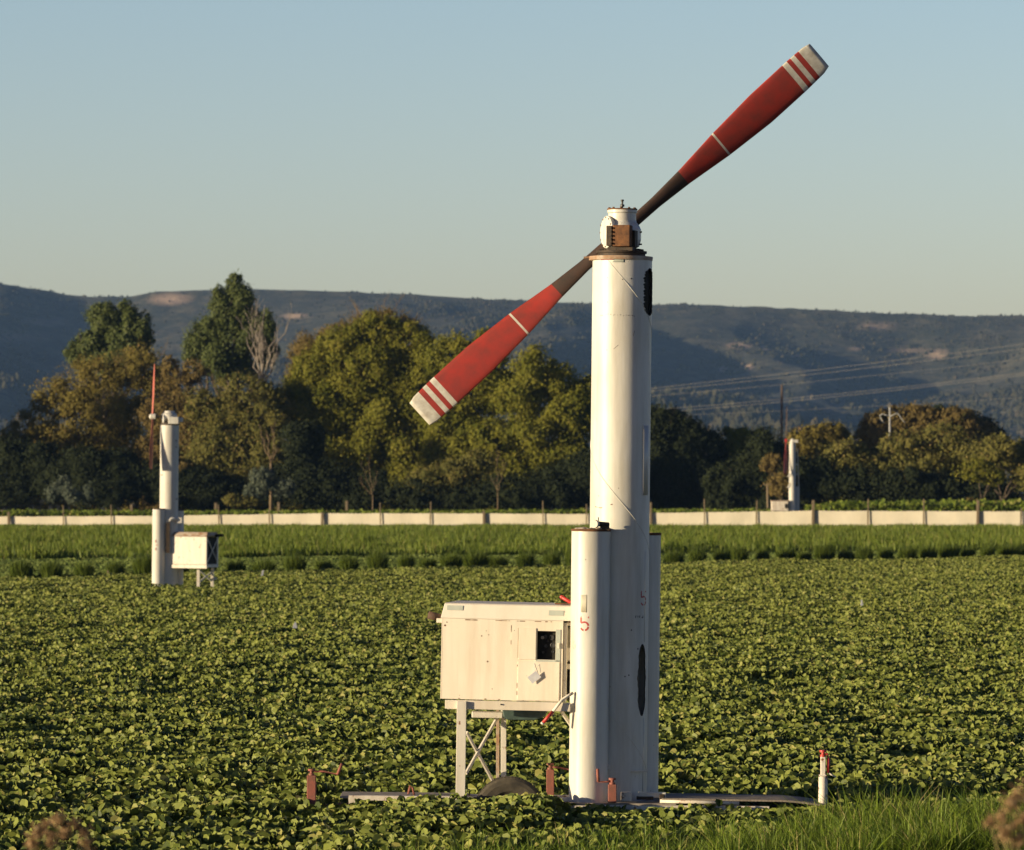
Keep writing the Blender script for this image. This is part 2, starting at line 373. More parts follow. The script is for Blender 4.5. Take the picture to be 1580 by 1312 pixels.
# bean crop ----------------------------------------------------------
M['bean'] = leafmat('bean_leaves', (.036, .060, .009), (.235, .265, .058), (.32, .30, .09), .14, .5)
M['bean_far'] = leafmat('bean_leaves_far', (.042, .068, .010), (.23, .255, .056), (.27, .26, .08), .14, .5)
SD = np.array(sdir)
def border(px):                       # distance of the far edge of the crop at a photo bearing
    return 178 + (px / 1580.0) * 56
def canopy(x, y):
    big = fbm(x / 5.0, y / 9.0, 3, 3); sm = fbm(x / .75, y / .75, 9, 2)
    return .27 + .24 * (sm - .5) + .26 * (big - .5)
def crop(name, y0, y1, dens, size, tmpl, mat, label, margin=1.22, filt=None, hoff=0.0):
    ym = (y0 + y1) / 2; n = int(dens * (y1 - y0) * (1580 * margin) * ym / F)
    u = rng.random(n); y = np.sqrt(y0 ** 2 + u * (y1 ** 2 - y0 ** 2))
    px = CX + (rng.random(n) - .5) * 1580 * margin; x = (px - CX) * y / F
    k = free_of_machine(x, y) & ~((y < np.interp(px, [600, 760, 1000, 1250, 1580], [42.0, 43.8, 44.6, 45.4, 46.2])) & (rng.random(n) < .85))
    if filt is not None: k &= filt(px, x, y)
    # clumped plants: thin the leaves in the gaps between plants
    cl = fbm(x / .42, y / .42, 21, 2); k &= (rng.random(n) < np.clip((cl - .26) * 4.0, .2, 1))
    x, y, px = x[k], y[k], px[k]; n = len(x)
    h = canopy(x, y) + hoff
    z = h - np.abs(rng.normal(size=n)) * .085 + .03 * rng.random(n)
    # keep what stands in front of the machine low, so that its frame shows
    front = (y < 49.4) & (y > 45.5); capz = np.interp(px, [0, 525, 540, 560, 600, 660, 840, 870, 960, 1000, 1280, 1300], [.5, .42, .36, .34, .36, .40, .41, .31, .29, .33, .34, .5]) + .16 * (fbm(x / .35, y / .35, 5, 2) - .5)
    z = np.where(front, np.minimum(z + np.interp(px, [540, 600, 850, 870], [0, .13, .13, 0]), capz), z)
    z = np.maximum(z, .03)
    nrm = rng.normal(size=(n, 3)) * .85 + np.array([0, 0, .38]) + SD * .60 + np.array([0, -.42, 0])
    s = size * (.55 + .75 * rng.random(n) ** 1.2)
    o = cards(name, np.stack([x, y, z], -1), nrm, s, tmpl, mat, rng.random(n))
    return tag(o, label, 'bean crop', kind='stuff')
crop('bean_crop', 42.5, 72, 520, .096, LEAF, M['bean'], 'dense leafy bean plants of the near field around the tall white wind machine')
crop('bean_crop', 72, 118, 330, .092, LEAF, M['bean'], 'bean plants in the middle of the field behind the tall white wind machine')
crop('bean_crop', 118, 245, 150, .13, LEAF2, M['bean_far'], 'bean plants at the far edge of the field up to the grass clumps', filt=lambda px, x, y: y < border(px) - 1.2)

# light leafy strip and tall grass beyond the clumps -------------------
M['strip'] = leafmat('light_crop_leaves', (.10, .15, .035), (.18, .22, .06), None, .25, .6)
M['tall'] = leafmat('tall_grass_blades', (.06, .10, .010), (.20, .25, .034), (.30, .28, .08), .35, .5)
def grassline(px): return 224 + (px / 1580.0) * 32
n = 190000
px = CX + (rng.random(n) - .5) * 1580 * 1.2; y = 180 + rng.random(n) * 75; x = (px - CX) * y / F
k = (y > border(px) + 2) & (y < grassline(px) + 3); x, y = x[k], y[k]; n = len(x)
z = .18 + .18 * fbm(x / 1.2, y / 2, 8, 2) - .1 * rng.random(n)
o = cards('leafy_strip', np.stack([x, y, z], -1), rng.normal(size=(n, 3)) * .8 + np.array([0, 0, .5]) + SD * .4, .2 * (.6 + .6 * rng.random(n)), LEAF2, M['strip'], rng.random(n))
tag(o, 'light green strip of low leafy crop between the grass clumps and the tall grass', 'crop strip', kind='stuff')

def blades(name, x, y, z0, h, wd, mat, lean=.25, segs=2, var=None, parent=None, leanv=None):
    n = len(x); a = rng.random(n) * 2 * np.pi
    d = np.stack([np.cos(a), np.sin(a)], -1); l = lean * h * rng.random(n)
    b = rng.random(n) * 2 * np.pi if leanv is None else leanv
    ld = np.stack([np.cos(b), np.sin(b)], -1)
    V = []
    for i in range(segs + 1):
        f = i / segs; wv = wd * (1 - f ** 1.6) * .5 + .0012
        cx = x + ld[:, 0] * l * f ** 2; cy = y + ld[:, 1] * l * f ** 2; cz = z0 + h * (f - .12 * f * f * (l / h))
        V.append(np.stack([cx - d[:, 0] * wv, cy - d[:, 1] * wv, cz], -1)); V.append(np.stack([cx + d[:, 0] * wv, cy + d[:, 1] * wv, cz], -1))
    V = np.stack(V, 1); k = 2 * (segs + 1)
    Fc = np.array([[2 * i, 2 * i + 1, 2 * i + 3, 2 * i + 2] for i in range(segs)])
    fcs = (np.arange(n) * k)[:, None, None] + Fc[None]
    vv = rng.random(n) if var is None else var
    return np_mesh(name, V.reshape(-1, 3), fcs.reshape(-1, 4), mat, np.repeat(vv, segs), parent)
n = 330000
px = CX + (rng.random(n) - .5) * 1580 * 1.15; y = 224 + (454 - 224) * rng.random(n) ** 1.4; x = (px - CX) * y / F
k = (y > grassline(px)) & (y < 450.5 - 34 * px / 1580)
k &= fbm(x / 1.3, y / 3, 55, 3) + .25 * rng.random(n) > .52
x, y, px = x[k], y[k], px[k]; n = len(x)
h = (.35 + 1.0 * fbm(x / 2.2, y / 6, 12, 3)) * (.6 + .5 * rng.random(n)) * np.interp(y, [224, 260], [.9, 1.0])
h = np.minimum(h, (3.75 - 55 * y / F) * (.75 + .5 * rng.random(n)) * (.6 + .8 * fbm(x / 2, y / 9, 41, 2)))
h = np.maximum(h, .06)
o = blades('tall_grass', x, y, np.zeros(n), h, .10 + .05 * rng.random(n), M['tall'], .45, 2)
tag(o, 'band of tall green grass in front of the low white fence', 'grass', kind='stuff')

# the row of dark grass clumps along the crop edge
M['clump'] = leafmat('grass_clump_blades', (.045, .08, .010), (.13, .17, .025), None, .25, .5)
def clump_mesh(name, seed):
    n = 1300; r = np.sqrt(rng.random(n)) * .34; a = rng.random(n) * 2 * np.pi
    x, y = r * np.cos(a), r * np.sin(a); h = (.95 - 3.0 * r ** 2) * (.6 + .5 * rng.random(n))
    return blades(name, x, y, np.zeros(n), h, .03, M['clump'], .35, 2, leanv=a)
protos = [clump_mesh('grass_clump', i) for i in range(4)]
first = [True] * 4; xx = -24.0; i = 0
while xx < 31:
    pxl = None; D = 190.0
    for _ in range(6): D = border(CX + xx * F / D) + .8
    j = i % 4; o = protos[j] if first[j] else protos[j].copy()
    if not first[j]: sc.collection.objects.link(o)
    first[j] = False
    o.location = (xx + rnd.uniform(-.08, .08), D + rnd.uniform(-.3, .3), 0); s = rnd.uniform(.85, 1.2); o.scale = (s * rnd.uniform(.9, 1.25), s, s * rnd.uniform(.85, 1.1)); o.rotation_euler = (0, 0, rnd.random() * 6)
    tag(o, 'rounded dark green grass clump in the row edging the far side of the bean field', 'grass clump', 'grass clumps in a row along the crop edge')
    xx += rnd.uniform(1.0, 1.22); i += 1

# verge grass in the foreground
M['verge'] = leafmat('verge_grass_blades', (.04, .085, .008), (.19, .26, .030), (.36, .30, .12), .22, .45)
nt_ = 1500; tpx = rng.random(nt_) * 2000 - 150; ty = 41.2 + 5.6 * rng.random(nt_); tx = (tpx - CX) * ty / F
edge = np.interp(tpx, [-150, 150, 420, 700, 900, 1120, 1250, 1580, 1850], [41.6, 42.0, 43.0, 44.4, 44.8, 45.4, 46.0, 46.8, 47.0])
k = (ty < edge) & (rng.random(nt_) < np.interp(tpx, [-100, 400, 600, 1000], [.06, .3, .9, 1])); tpx, ty, tx = tpx[k], ty[k], tx[k]; nt_ = len(tx)
tr_ = .10 + .16 * rng.random(nt_); th = np.interp(tpx, [0, 450, 700, 1000, 1200, 1330, 1580], [.30, .36, .44, .50, .58, .70, .74]) * (.55 + .6 * rng.random(nt_))
nb = 150; a_ = rng.random((nt_, nb)) * 2 * np.pi; q_ = np.sqrt(rng.random((nt_, nb)))
x = (tx[:, None] + tr_[:, None] * .8 * q_ * np.cos(a_)).ravel(); y = (ty[:, None] + tr_[:, None] * .8 * q_ * np.sin(a_)).ravel()
h = (th[:, None] * (1 - .35 * q_ ** 2) * (.5 + .6 * rng.random((nt_, nb)))).ravel(); n = len(x); av = (a_ + .7 * rng.normal(size=a_.shape)).ravel()
o = blades('verge_grass', x, y, np.zeros(n), h, .011 + .009 * rng.random(n), M['verge'], 1.0, 4, leanv=av)
tag(o, 'long green grass on the near verge below the bean field', 'grass', kind='stuff')

# ------------------------------------------------------------------ wind machines
class Frame:                          # machine frame: leans with its Empty, points given as photo pixels + depth offset
    def __init__(s, name, px, D, lean, label, group='wind machines in the bean fields'):
        s.D = D; loc = Vector(((px - CX) * D / F, D, 0))
        s.o = empty(name, loc, label, 'wind machine', group, (0, R(lean), 0))
        s.inv = Matrix.Rotation(R(lean), 3, 'Y').inverted(); s.loc = loc
    def P(s, px, py, dy=0):
        return s.inv @ (W(px, py, s.D + dy) - s.loc)
    def k(s, npx): return npx * s.D / F

A = Frame('wind_machine', 948, 50.0, .62, 'large white wind machine with red propeller in the near field, number 5 on its tower')
P, k = A.P, A.k
ROOT = A.o

def column(name, cx, cy, r, z0, z1, mat, parent, holes=(), cap=True, nseg=96):
    th = list(np.linspace(-math.pi, math.pi, nseg, endpoint=False)); zs = [z0, z1]
    zs += list(np.arange(z0 + .5, z1, .5))
    for (tc, tw, zc, zh, fn) in holes:
        th += list(np.linspace(tc - tw, tc + tw, 60)); zs += list(np.linspace(zc - zh, zc + zh, 110))
    th = np.unique(np.round(th, 4)); zs = np.unique(np.round(zs, 4))
    T, Zz = np.meshgrid(th, zs); V = np.stack([cx + r * np.sin(T), cy - r * np.cos(T), Zz], -1)
    nt_, nz = len(th), len(zs); idx = np.arange(nt_ * nz).reshape(nz, nt_); nxt = np.roll(idx, -1, 1)
    fc = np.stack([idx[:-1], nxt[:-1], nxt[1:], idx[1:]], -1)
    tm = (T[:-1] + np.roll(T, -1, 1)[:-1]) / 2; zm = (Zz[:-1] + Zz[1:]) / 2
    keep = np.ones(tm.shape, bool)
    for (tc, tw, zc, zh, fn) in holes:
        keep &= ~((np.abs(zm - zc) < zh) & (np.abs(tm - tc) < tw * fn((zm - zc) / zh, tm)))
    return np_mesh(name, V.reshape(-1, 3), fc[keep], mat, None, parent, smooth=True)
def on_col(cx, cy, r, th, z, out=.0): return (cx + (r + out) * math.sin(th), cy - (r + out) * math.cos(th), z)
def col_patch(mb, cx, cy, r, th0, th1, z0, z1, out=.003, n=8, m=0):
    ring = [th0 + (th1 - th0) * i / n for i in range(n + 1)]
    vs = [on_col(cx, cy, r, a_, z, o_) for o_ in (out, out - .012) for z in (z0, z1) for a_ in ring]; q = n + 1
    fs = [(i, i + 1, q + i + 1, q + i) for i in range(n)] + [(2 * q + i + 1, 2 * q + i, 3 * q + i, 3 * q + i + 1) for i in range(n)]
    fs += [(i + 1, i, 2 * q + i, 2 * q + i + 1) for i in range(n)] + [(q + i, q + i + 1, 3 * q + i + 1, 3 * q + i) for i in range(n)]
    fs += [(0, q, 3 * q, 2 * q), (q - 1, 3 * q - 1, 4 * q - 1, 2 * q - 1)]
    b_ = len(mb.f); mb.add(vs, fs, m, False)
    for i in range(n): mb.sm[b_ + i] = True
def glyph(mb, cx, cy, r, thc, zc, h, strokes, wd=.012, out=.002):
    # strokes: polylines in a unit box (x -.5...5, z -.5...5), bent onto the column
    for st in strokes:
        for (x0, z0), (x1, z1) in zip(st, st[1:]):
            dx, dz = x1 - x0, z1 - z0; L = math.hypot(dx, dz); ux, uz = dx / L, dz / L; px_, pz_ = -uz, ux
            q = []
            for (X_, Z_) in ((x0, z0), (x1, z1)):
                e = .02 * (1 if (X_, Z_) == (x1, z1) else -1)
                for sg in (-1, 1):
                    xx_ = (X_ * h * .62 + ux * e * h + sg * px_ * wd / 2); zz_ = (Z_ * h + uz * e * h + sg * pz_ * wd / 2)
                    q.append(on_col(cx, cy, r, thc + xx_ / r, zc + zz_, out))
            mb.add(q, [(0, 1, 3, 2)])
def arc(cx_, cz_, rx, rz, a0, a1, n=8): return [(cx_ + rx * math.cos(R(a0 + (a1 - a0) * i / n)), cz_ + rz * math.sin(R(a0 + (a1 - a0) * i / n))) for i in range(n + 1)]
FIVE = [[(-.42, .46), (.48, .46)], [(-.40, .40), (-.40, .10)], [(-.36, .08)] + arc(0, -.13, .45, .26, 105, 5), arc(0, -.16, .45, .28, -10, -75), arc(0, -.16, .45, .28, -105, -150)]
GEE = [arc(0, 0, .42, .45, 60, 160), arc(0, 0, .42, .45, 190, 300), [(.40, -.30), (.40, -.05)], [(.42, 0), (.10, 0)]]

tb = P(954, 1232, 0); tt_ = P(958, 398, 0)
CXm = (tb.x + tt_.x) / 2 ; Rm = k(46); ztop = tt_.z; zbase = P(948, 1233).z
wob = lambda u, tm: np.sqrt(np.clip(1 - np.abs(u) ** 2.4, 0, 1)) * (.92 + .10 * np.sin(u * 9 + 1) + .05 * np.sin(u * 31))
rag = lambda u, tm: np.clip(1.06 - np.abs(u) ** 6, 0, 1) * (.90 + .12 * np.sin(u * 47) + .08 * np.sin(u * 23 + 2))
zc1, zh1 = (P(1000, 415).z + P(1000, 488).z) / 2, k(73) / 2
zc2, zh2 = (P(988, 993).z + P(988, 1103).z) / 2, k(110) / 2
col = column('tower_column', CXm, 0, Rm, zbase, ztop, M['white'], ROOT, [(R(66), R(21), zc1, zh1, rag), (R(52), R(12), zc2, zh2, wob)])
mb = MB(); col_patch(mb, CXm, 0, Rm - .035, R(38), R(95), zc1 - zh1 - .05, zc1 + zh1 + .05, 0, 14); 
mb.build('vent_screen', M['screen'], col)
mb = MB(); us = np.linspace(-.985, .985, 46); rim = []
for sg_, seq in ((1, us), (-1, us[::-1])):
    for u_ in seq: rim.append(on_col(CXm, 0, Rm, R(52) + sg_ * R(12) * float(wob(np.array(u_), None)), zc2 + float(u_) * zh2, .0))
mb.tube(rim + [rim[0]], .0055, 6, caps=False); mb.build('opening_rim', M['darkrust'], col)
mb = MB(); us = np.linspace(-.99, .99, 60); rim = []
for sg_, seq in ((1, us), (-1, us[::-1])):
    for u_ in seq: rim.append(on_col(CXm, 0, Rm, R(66) + sg_ * R(21) * float(rag(np.array(u_), None)), zc1 + float(u_) * zh1, .002))
mb.tube(rim + [rim[0]], .005, 5, caps=False); mb.build('opening_rim', M['screen'], col)
mb = MB(); pts = []
zs0 = P(935, 403).z; pitch = 2.44
nn = 260; zend = zbase + .3
for i in range(nn + 1):
    z_ = zs0 - (zs0 - zend) * i / nn; th_ = R(-30) + 2 * math.pi * (zs0 - z_) / pitch
    pts.append(on_col(CXm, 0, Rm, th_, z_, .0005))
mb.tube(pts, .0042, 6); mb.build('spiral_seam', M['white'], col)
# long covered slot and seams on the shaded side
mb = MB(); col_patch(mb, CXm, 0, Rm, R(47), R(63), P(995, 764).z, P(995, 657).z, .012); mb.build('cover_plate', M['white'], col)
mb = MB(); th_ = R(61)
mb.tube([on_col(CXm, 0, Rm, R(58), P(990, 990).z, .001), on_col(CXm, 0, Rm, R(58), P(990, 850).z, .001)], .004, 6); mb.build('weld_seam', M['white'], col); mb = MB()
mb.tube([on_col(CXm, 0, Rm, R(58), P(990, 1107).z, .001), on_col(CXm, 0, Rm, R(58), P(990, 1225).z, .001)], .004, 6)
mb.build('weld_seam', M['white'], col)
mb = MB(); mb.bar((P(973, 1187).x, -Rm * .86 - .04, P(973, 1187).z), (P(998, 1187).x, -Rm * .62 - .02, P(998, 1187).z), .03, .018)
mb.build('bracket', M['frame_white'], col, bevel=.003)
# rust dots and scratches
def spot(th_, z_, rad, n=8):
    c_ = Vector(on_col(CXm, 0, Rm, th_, z_, 0)); n_ = Vector((math.sin(th_), -math.cos(th_), 0)); mb = MB(); mb.cyl(c_ - n_ * .004, c_ + n_ * .003, rad, n); mb.build('rust_spot', M['darkrust'], col)
for i in range(14): spot(R(-46 + 5.4 * i + rnd.uniform(-2, 2)), P(950, 488 + rnd.gauss(0, 1.2)).z, rnd.uniform(.003, .0055))
for (x_, y_) in ((963, 1042), (969, 1040), (973, 971), (990, 952), (983, 1000), (960, 433), (973, 432)):
    dx = P(x_, y_); spot(math.asin(max(-1, min(1, (dx.x - CXm) / Rm))), dx.z, .008)
def thx(x_, y_): return math.asin(max(-1, min(1, (P(x_, y_).x - CXm) / Rm)))
def scratch(pts_, wd, mat, name='scrape'):
    mb = MB()
    for (a_, b_) in zip(pts_, pts_[1:]):
        mb.tube([on_col(CXm, 0, Rm, thx(*a_), P(*a_).z, -.001), on_col(CXm, 0, Rm, thx(*b_), P(*b_).z, -.001)], wd, 6)
    return mb.build(name, mat, col)
scratch([(918, 782), (927, 784)], .005, M['rust']); scratch([(926, 784), (944, 778)], .006, M['redbrown'])
scratch([(946, 540), (953, 534)], .003, M['darkrust']); scratch([(978, 512), (976, 520)], .003, M['darkrust']); scratch([(926, 741), (940, 741)], .003, M['stencil_faint'])
mb = MB(); col_patch(mb, CXm, 0, Rm, thx(927, 399), thx(947, 399), P(937, 403).z, P(937, 398).z, .002); mb.build('red_decal', M['brightred'], col)
mb = MB(); col_patch(mb, CXm, 0, Rm, thx(944, 402), thx(963, 402), P(950, 407).z, P(950, 399.5).z, .0015); mb.build('grey_decal', M['greytape'], col)
mb = MB(); glyph(mb, CXm, 0, Rm, thx(992, 923), P(992, 923).z, k(23), FIVE, .017); mb.build('stencil_number', M['stencil'], col)
for i, x_ in enumerate((980, 983, 986, 991)):
    mb = MB(); glyph(mb, CXm, 0, Rm, thx(x_, 951), P(x_, 951).z, .03, [[(-.4, .3), (.4, .3)], [(0, .3), (0, -.4)]] if i % 2 else [[(-.4, -.4), (-.4, .4), (.4, .4)], [(-.4, 0), (.3, 0)]], .006); mb.build('stencil_lettering', M['steel'], col)

# side columns
def side(cx, cy, name_label, pyt, r):
    zt = P(910, pyt).z
    o = column('side_column', cx, cy, r, zbase, zt, M['white'], ROOT); o['label'] = name_label
    mb = MB(); n_ = 40
    ring = [(cx + r * .995 * math.sin(2 * math.pi * i / n_), cy - r * .995 * math.cos(2 * math.pi * i / n_)) for i in range(n_)]
    mb.add([(x_, y_, zt - .004) for x_, y_ in ring], [tuple(range(n_))])
    mb.lathe((cx, cy, zt), [(r + .004, -.025), (r + .006, 0.0), (r - .02, .003), (r - .02, -.02)], 40)
    mb.build('column_cap', M['rust'], o); return o, zt
lx = (P(911, 1000).x); Rl = k(29.8); ly = -.345
lx = (P(880.5, 1000, ly).x + P(939.5, 1000, ly).x) / 2
lc, ltop = side(lx, ly, 'left side column with a red number 5 and soil on its top', 816, Rl)
rx_ = (P(1018, 1000, .3).x - Rl); rc, rtop = side(rx_, .36, 'shaded right side column behind the tower', 822, Rl)
def lth(x_, y_): return math.asin(max(-1, min(1, (P(x_, y_, ly).x - lx) / Rl)))
def lz(y_): return P(905, y_, ly - Rl).z
mb = MB(); glyph(mb, lx, ly, Rl, lth(901, 962), lz(963), k(22), FIVE, .019); mb.build('stencil_number', M['stencil'], lc)
mb = MB(); glyph(mb, lx, ly, Rl, lth(885.5, 996), lz(996), k(12), GEE, .008); mb.build('stencil_letter', M['stencil_faint'], lc)
mb = MB(); col_patch(mb, lx, ly, Rl, lth(896, 930), lth(905, 930), lz(945), lz(918), .0012); mb.build('beige_decal', M['beige'], lc)

# fitting, soil and rod on the left column's top
mb = MB(); c0 = P(919, 807, ly - .12); c0.z = ltop + k(8)
mb.lathe(c0 + Vector((0, -.04, 0)), [(0, 0), (k(6.2), 0), (k(6.2), .05), (0, .05)], 24, 0, axis=(-.45, -1, 0)); fo = mb.build('pulley', M['frame_white'], lc)
mb = MB(); mb.cyl(c0 + Vector((.03, -.02, 0)), c0 + Vector((.14, .04, -.01)), k(4), 14); mb.box(c0 + Vector((.10, 0, -.05)), (.10, .08, .05)); mb.cyl(c0 + Vector((.03, 0, 0)), c0 + Vector((.03, 0, .075)), .006, 6)
mb.build('pulley_shaft', M['darkrust'], lc, bevel=.004)
mb = MB(); mb.cyl((c0.x + k(26), ly + .15, ltop - .05), (c0.x + k(26), ly + .15, ltop + k(16)), .007, 8); mb.build('guide_rod', M['steel'], lc)
mb = MB()
for i in range(26):
    a_ = rnd.random() * 6.28; r_ = Rl * math.sqrt(rnd.random()) * .85; s_ = rnd.uniform(.015, .04)
    mb.lathe((lx + r_ * math.cos(a_), ly + r_ * math.sin(a_), ltop - .005), [(s_ * 1.3, 0), (s_, s_ * .5), (0.001, s_ * .75)], 7)
mb.build('caked_soil', M['deck'], lc)
for yy_ in (900, 1180): mb = MB(); mb.box((P(938, yy_).x, -.335, P(936, yy_).z), (.03, .1, .06)); mb.build('column_clamp', M['frame_white'], ROOT, bevel=.004)

# tower top plate, turntable, gearbox head
ct = Vector((P(958, 398).x, 0, ztop))
mb = MB(); mb.lathe(ct, [(0, -.03), (k(49), -.03), (k(49.5), -.005), (k(49.5), .012), (0, .014)], 56); mb.box(ct + Vector((-k(53), -.02, .0)), (.06, .07, .018))
mb.build('top_flange', M['rusttop'], ROOT)
tcx = P(959, 390).x; tz = lambda y_: P(959, y_).z
mb = MB(); mb.lathe((tcx, 0, ct.z + .014), [(0, 0), (k(37), 0), (k(37), .03), (k(33), .032), (k(39), .034), (k(39.5), .058), (k(30), .062), (k(30), .085), (0, .086)], 60)
for i in range(44):
    a_ = 2 * math.pi * i / 44; mb.box((tcx + k(33.5) * math.sin(a_), -k(33.5) * math.cos(a_), ct.z + .014 + .069), (.014, .014, .022), Matrix.Rotation(a_, 3, 'Z'))
turn = mb.build('turntable', M['darkrust'], ROOT)
hb = ct.z + .10
gx = P(960, 360).x; mb = MB()
z385, z345, z322 = hb, tz(347), tz(323)
mb.lathe((gx, 0.04, 0), [(k(20), z385), (k(27), z385 + .03), (k(29.5), z385 + .10), (k(29.5), z345 - .05), (k(27), z345 - .01), (k(22.5), z345 + .03), (k(21.5), z345 + .05), (k(21.5), z322 - .045), (k(23), z322 - .035), (k(23), z322 - .004), (0, z322)], 48)
gear = mb.build('gearbox', M['white'], ROOT)
mb = MB(); mb.lathe((gx, .04, z322), [(k(23.5), -.006), (k(23.5), .008), (0, .012)], 40)
for i in range(10):
    a_ = 2 * math.pi * i / 10 + .2; mb.lathe((gx + k(20.5) * math.cos(a_), .04 + k(20.5) * math.sin(a_), z322 + .008), [(.013, 0), (.013, .014), (0, .015)], 6)
mb.build('cap_plate', M['rust'], gear)
mb = MB(); vx = P(960.5, 310).x; mb.lathe((vx, .04, z322), [(.02, 0), (.02, .012), (.010, .014), (.010, .03), (.024, .034), (.024, .055), (.011, .06), (.011, .09), (.018, .095), (.018, .11), (0, .112)], 14)
mb.build('breather_valve', M['steel'], gear)
# round side flange facing left, and bolts
fc_ = P(936, 358, -.02); mb = MB(); ax = Vector((-.93, -.36, 0)).normalized()
mb.lathe(fc_ + ax * -.02, [(0, -.06), (k(20), -.06), (k(24), 0), (k(25), 0), (k(25), .022), (k(22), .03), (0, .034)], 44, 0, axis=ax)
fl = mb.build('side_flange', M['white'], gear)
mb = MB(); e1 = ax.cross(Vector((0, 0, 1))).normalized(); e2 = Vector((0, 0, 1))
for i in range(12):
    a_ = 2 * math.pi * i / 12; q = fc_ + (e1 * math.cos(a_) + e2 * math.sin(a_)) * k(22.6); mb = MB(); mb.lathe(q, [(.009, 0), (.009, .014), (0, .014)], 6, 0, axis=ax); mb.build('bolt', M['rust'], gear)
# rusty counterweight box at the front
mb = MB(); bc = P(958, 364, -.24); rotz = Matrix.Rotation(R(-16), 3, 'Z')
mb.box(bc + Vector((.02, .0, 0)), (k(27), .13, k(33)), rotz); rb = mb.build('gear_cover', M['rust'], gear, bevel=.008)
mb = MB()
mb.box(bc + Vector((-k(15), .06, 0)), (k(9), .16, k(31)), rotz)
for i in range(5): mb.cyl(bc + Vector((-k(15), -.03, -k(12) + k(6) * i)), bc + Vector((-k(15), -.06, -k(12) + k(6) * i)), .011, 8)
mb.box(bc + Vector((k(20), .08, -k(4))), (k(9), .12, k(26)), rotz); mb.box(bc + Vector((k(2), .07, -k(20))), (k(40), .16, k(6)), rotz)
mb.build('bracket', M['darkrust'], gear, bevel=.005)
for (x_, y_) in ((990, 358), (990, 377), (985, 350)): mb = MB(); q = P(x_, y_, -.03); mb.cyl(q - Vector((.03, 0, 0)), q + Vector((.005, 0, 0)), .009, 8); mb.build('bolt', M['darkrust'], gear)

# propeller behind the head
hc = P(957, 361, .52)
mb = MB(); mb.cyl((hc.x, .15, hc.z), (hc.x, hc.y + .02, hc.z), k(11), 20); mb.build('propeller_shaft', M['darkrust'], ROOT)
yaw = R(4)
prop = bpy.data.objects.new('propeller', None); sc.collection.objects.link(prop); prop.parent = ROOT; prop.location = hc; prop.rotation_euler = (0, 0, yaw)
mb = MB(); mb.lathe((0, 0, 0), [(0, -.09), (k(9), -.09), (k(14), -.03), (k(14), .06), (k(6), .10), (0, .10)], 28, 0, axis=(0, -1, 0)); mb.build('hub', M['darkrust'], prop)
def blade(parent, ang, Rt, chord, mats, name='blade', n=60, stripes=True, twist=(22, 8), thick=1.0, black=.315):
    stn = []; bounds = [r_ * Rt for r_ in (0.05, black, .499, .507, .868, .890, .908, .927, .948, .972, 1.0)] if stripes else [0.06 * Rt, .2 * Rt, Rt]
    mi = [2, 0, 1, 0, 1, 0, 1, 0, 1, 1] if stripes else [2, 0]
    rs = sorted(set([round(b, 5) for b in bounds] + list(np.round(np.linspace(.05 * Rt, Rt, n), 5))))
    V = []; K = 16
    for r_ in rs:
        f = r_ / Rt
        c_ = chord * np.interp(f, [.05, .18, .32, .5, .7, .88, .97, 1.0], [.34, .36, .50, .80, 1.0, 1.0, .95, .84])
        th_ = thick * c_ * np.interp(f, [.05, .2, .4, 1.0], [.62, .45, .16, .08]); tw_ = R(np.interp(f, [0, 1], twist))
        for i in range(K):
            a_ = 2 * math.pi * i / K
            X_ = c_ * .5 * math.cos(a_) + c_ * .03 * math.sin(f * 3); Y_ = th_ * .5 * math.sin(a_)
            X2, Y2 = X_ * math.cos(tw_) - Y_ * math.sin(tw_), X_ * math.sin(tw_) + Y_ * math.cos(tw_)
            V.append((X2, Y2, r_))
    Fs, ms = [], []
    for j in range(len(rs) - 1):
        mid = (rs[j] + rs[j + 1]) / 2; m_ = 0
        for b0, b1, q in zip(bounds, bounds[1:], mi):
            if b0 <= mid <= b1: m_ = q
        for i in range(K): i2 = (i + 1) % K; Fs.append((j * K + i, j * K + i2, (j + 1) * K + i2, (j + 1) * K + i)); ms.append(m_)
    mb = MB(); mb.v = V; mb.f = Fs + [tuple(reversed(range(K))), tuple((len(rs) - 1) * K + i for i in range(K))]; mb.m = ms + [2, mi[-1]]; mb.sm = [True] * len(Fs) + [False] * 2
    o = mb.build(name, mats, parent); o.rotation_euler = (0, ang, 0); return o
BM = [M['blade_red'], M['blade_white'], M['blade_black']]
blade(prop, R(90 - 42.6), k(417) * 50.5 / 50, .40, BM)
blade(prop, R(90 - 42.6 + 180), k(417) * 50.5 / 50, .40, BM)

# engine housing
HA = R(-11)                            # yaw: its right end comes towards the camera
hcn = P(774, 1018, -.1); Wd, Ht, Dp = k(187) / math.cos(HA), k(124), .86
hpos = Vector((hcn.x + .5 * Dp * math.sin(-HA), -.05 + Dp / 2 - .1, hcn.z))
HM = bpy.data.objects.new('engine_housing', None); sc.collection.objects.link(HM); HM.parent = ROOT; HM.location = hpos; HM.rotation_euler = (0, R(.45), HA)
fy = -Dp / 2
mb = MB(); T_ = .012
mb.box((-Wd / 2 + T_ / 2, 0, 0), (T_, Dp, Ht)); mb.box((0, Dp / 2 - T_ / 2, 0), (Wd - 2 * T_ - .004, T_, Ht)); mb.box((Wd / 2 - .02, 0.012, 0), (T_, Dp - .03, Ht))
mb.box((0, 0, -Ht / 2 + T_ / 2), (Wd - 2 * T_ - .004, Dp - 2 * T_ - .004, T_))
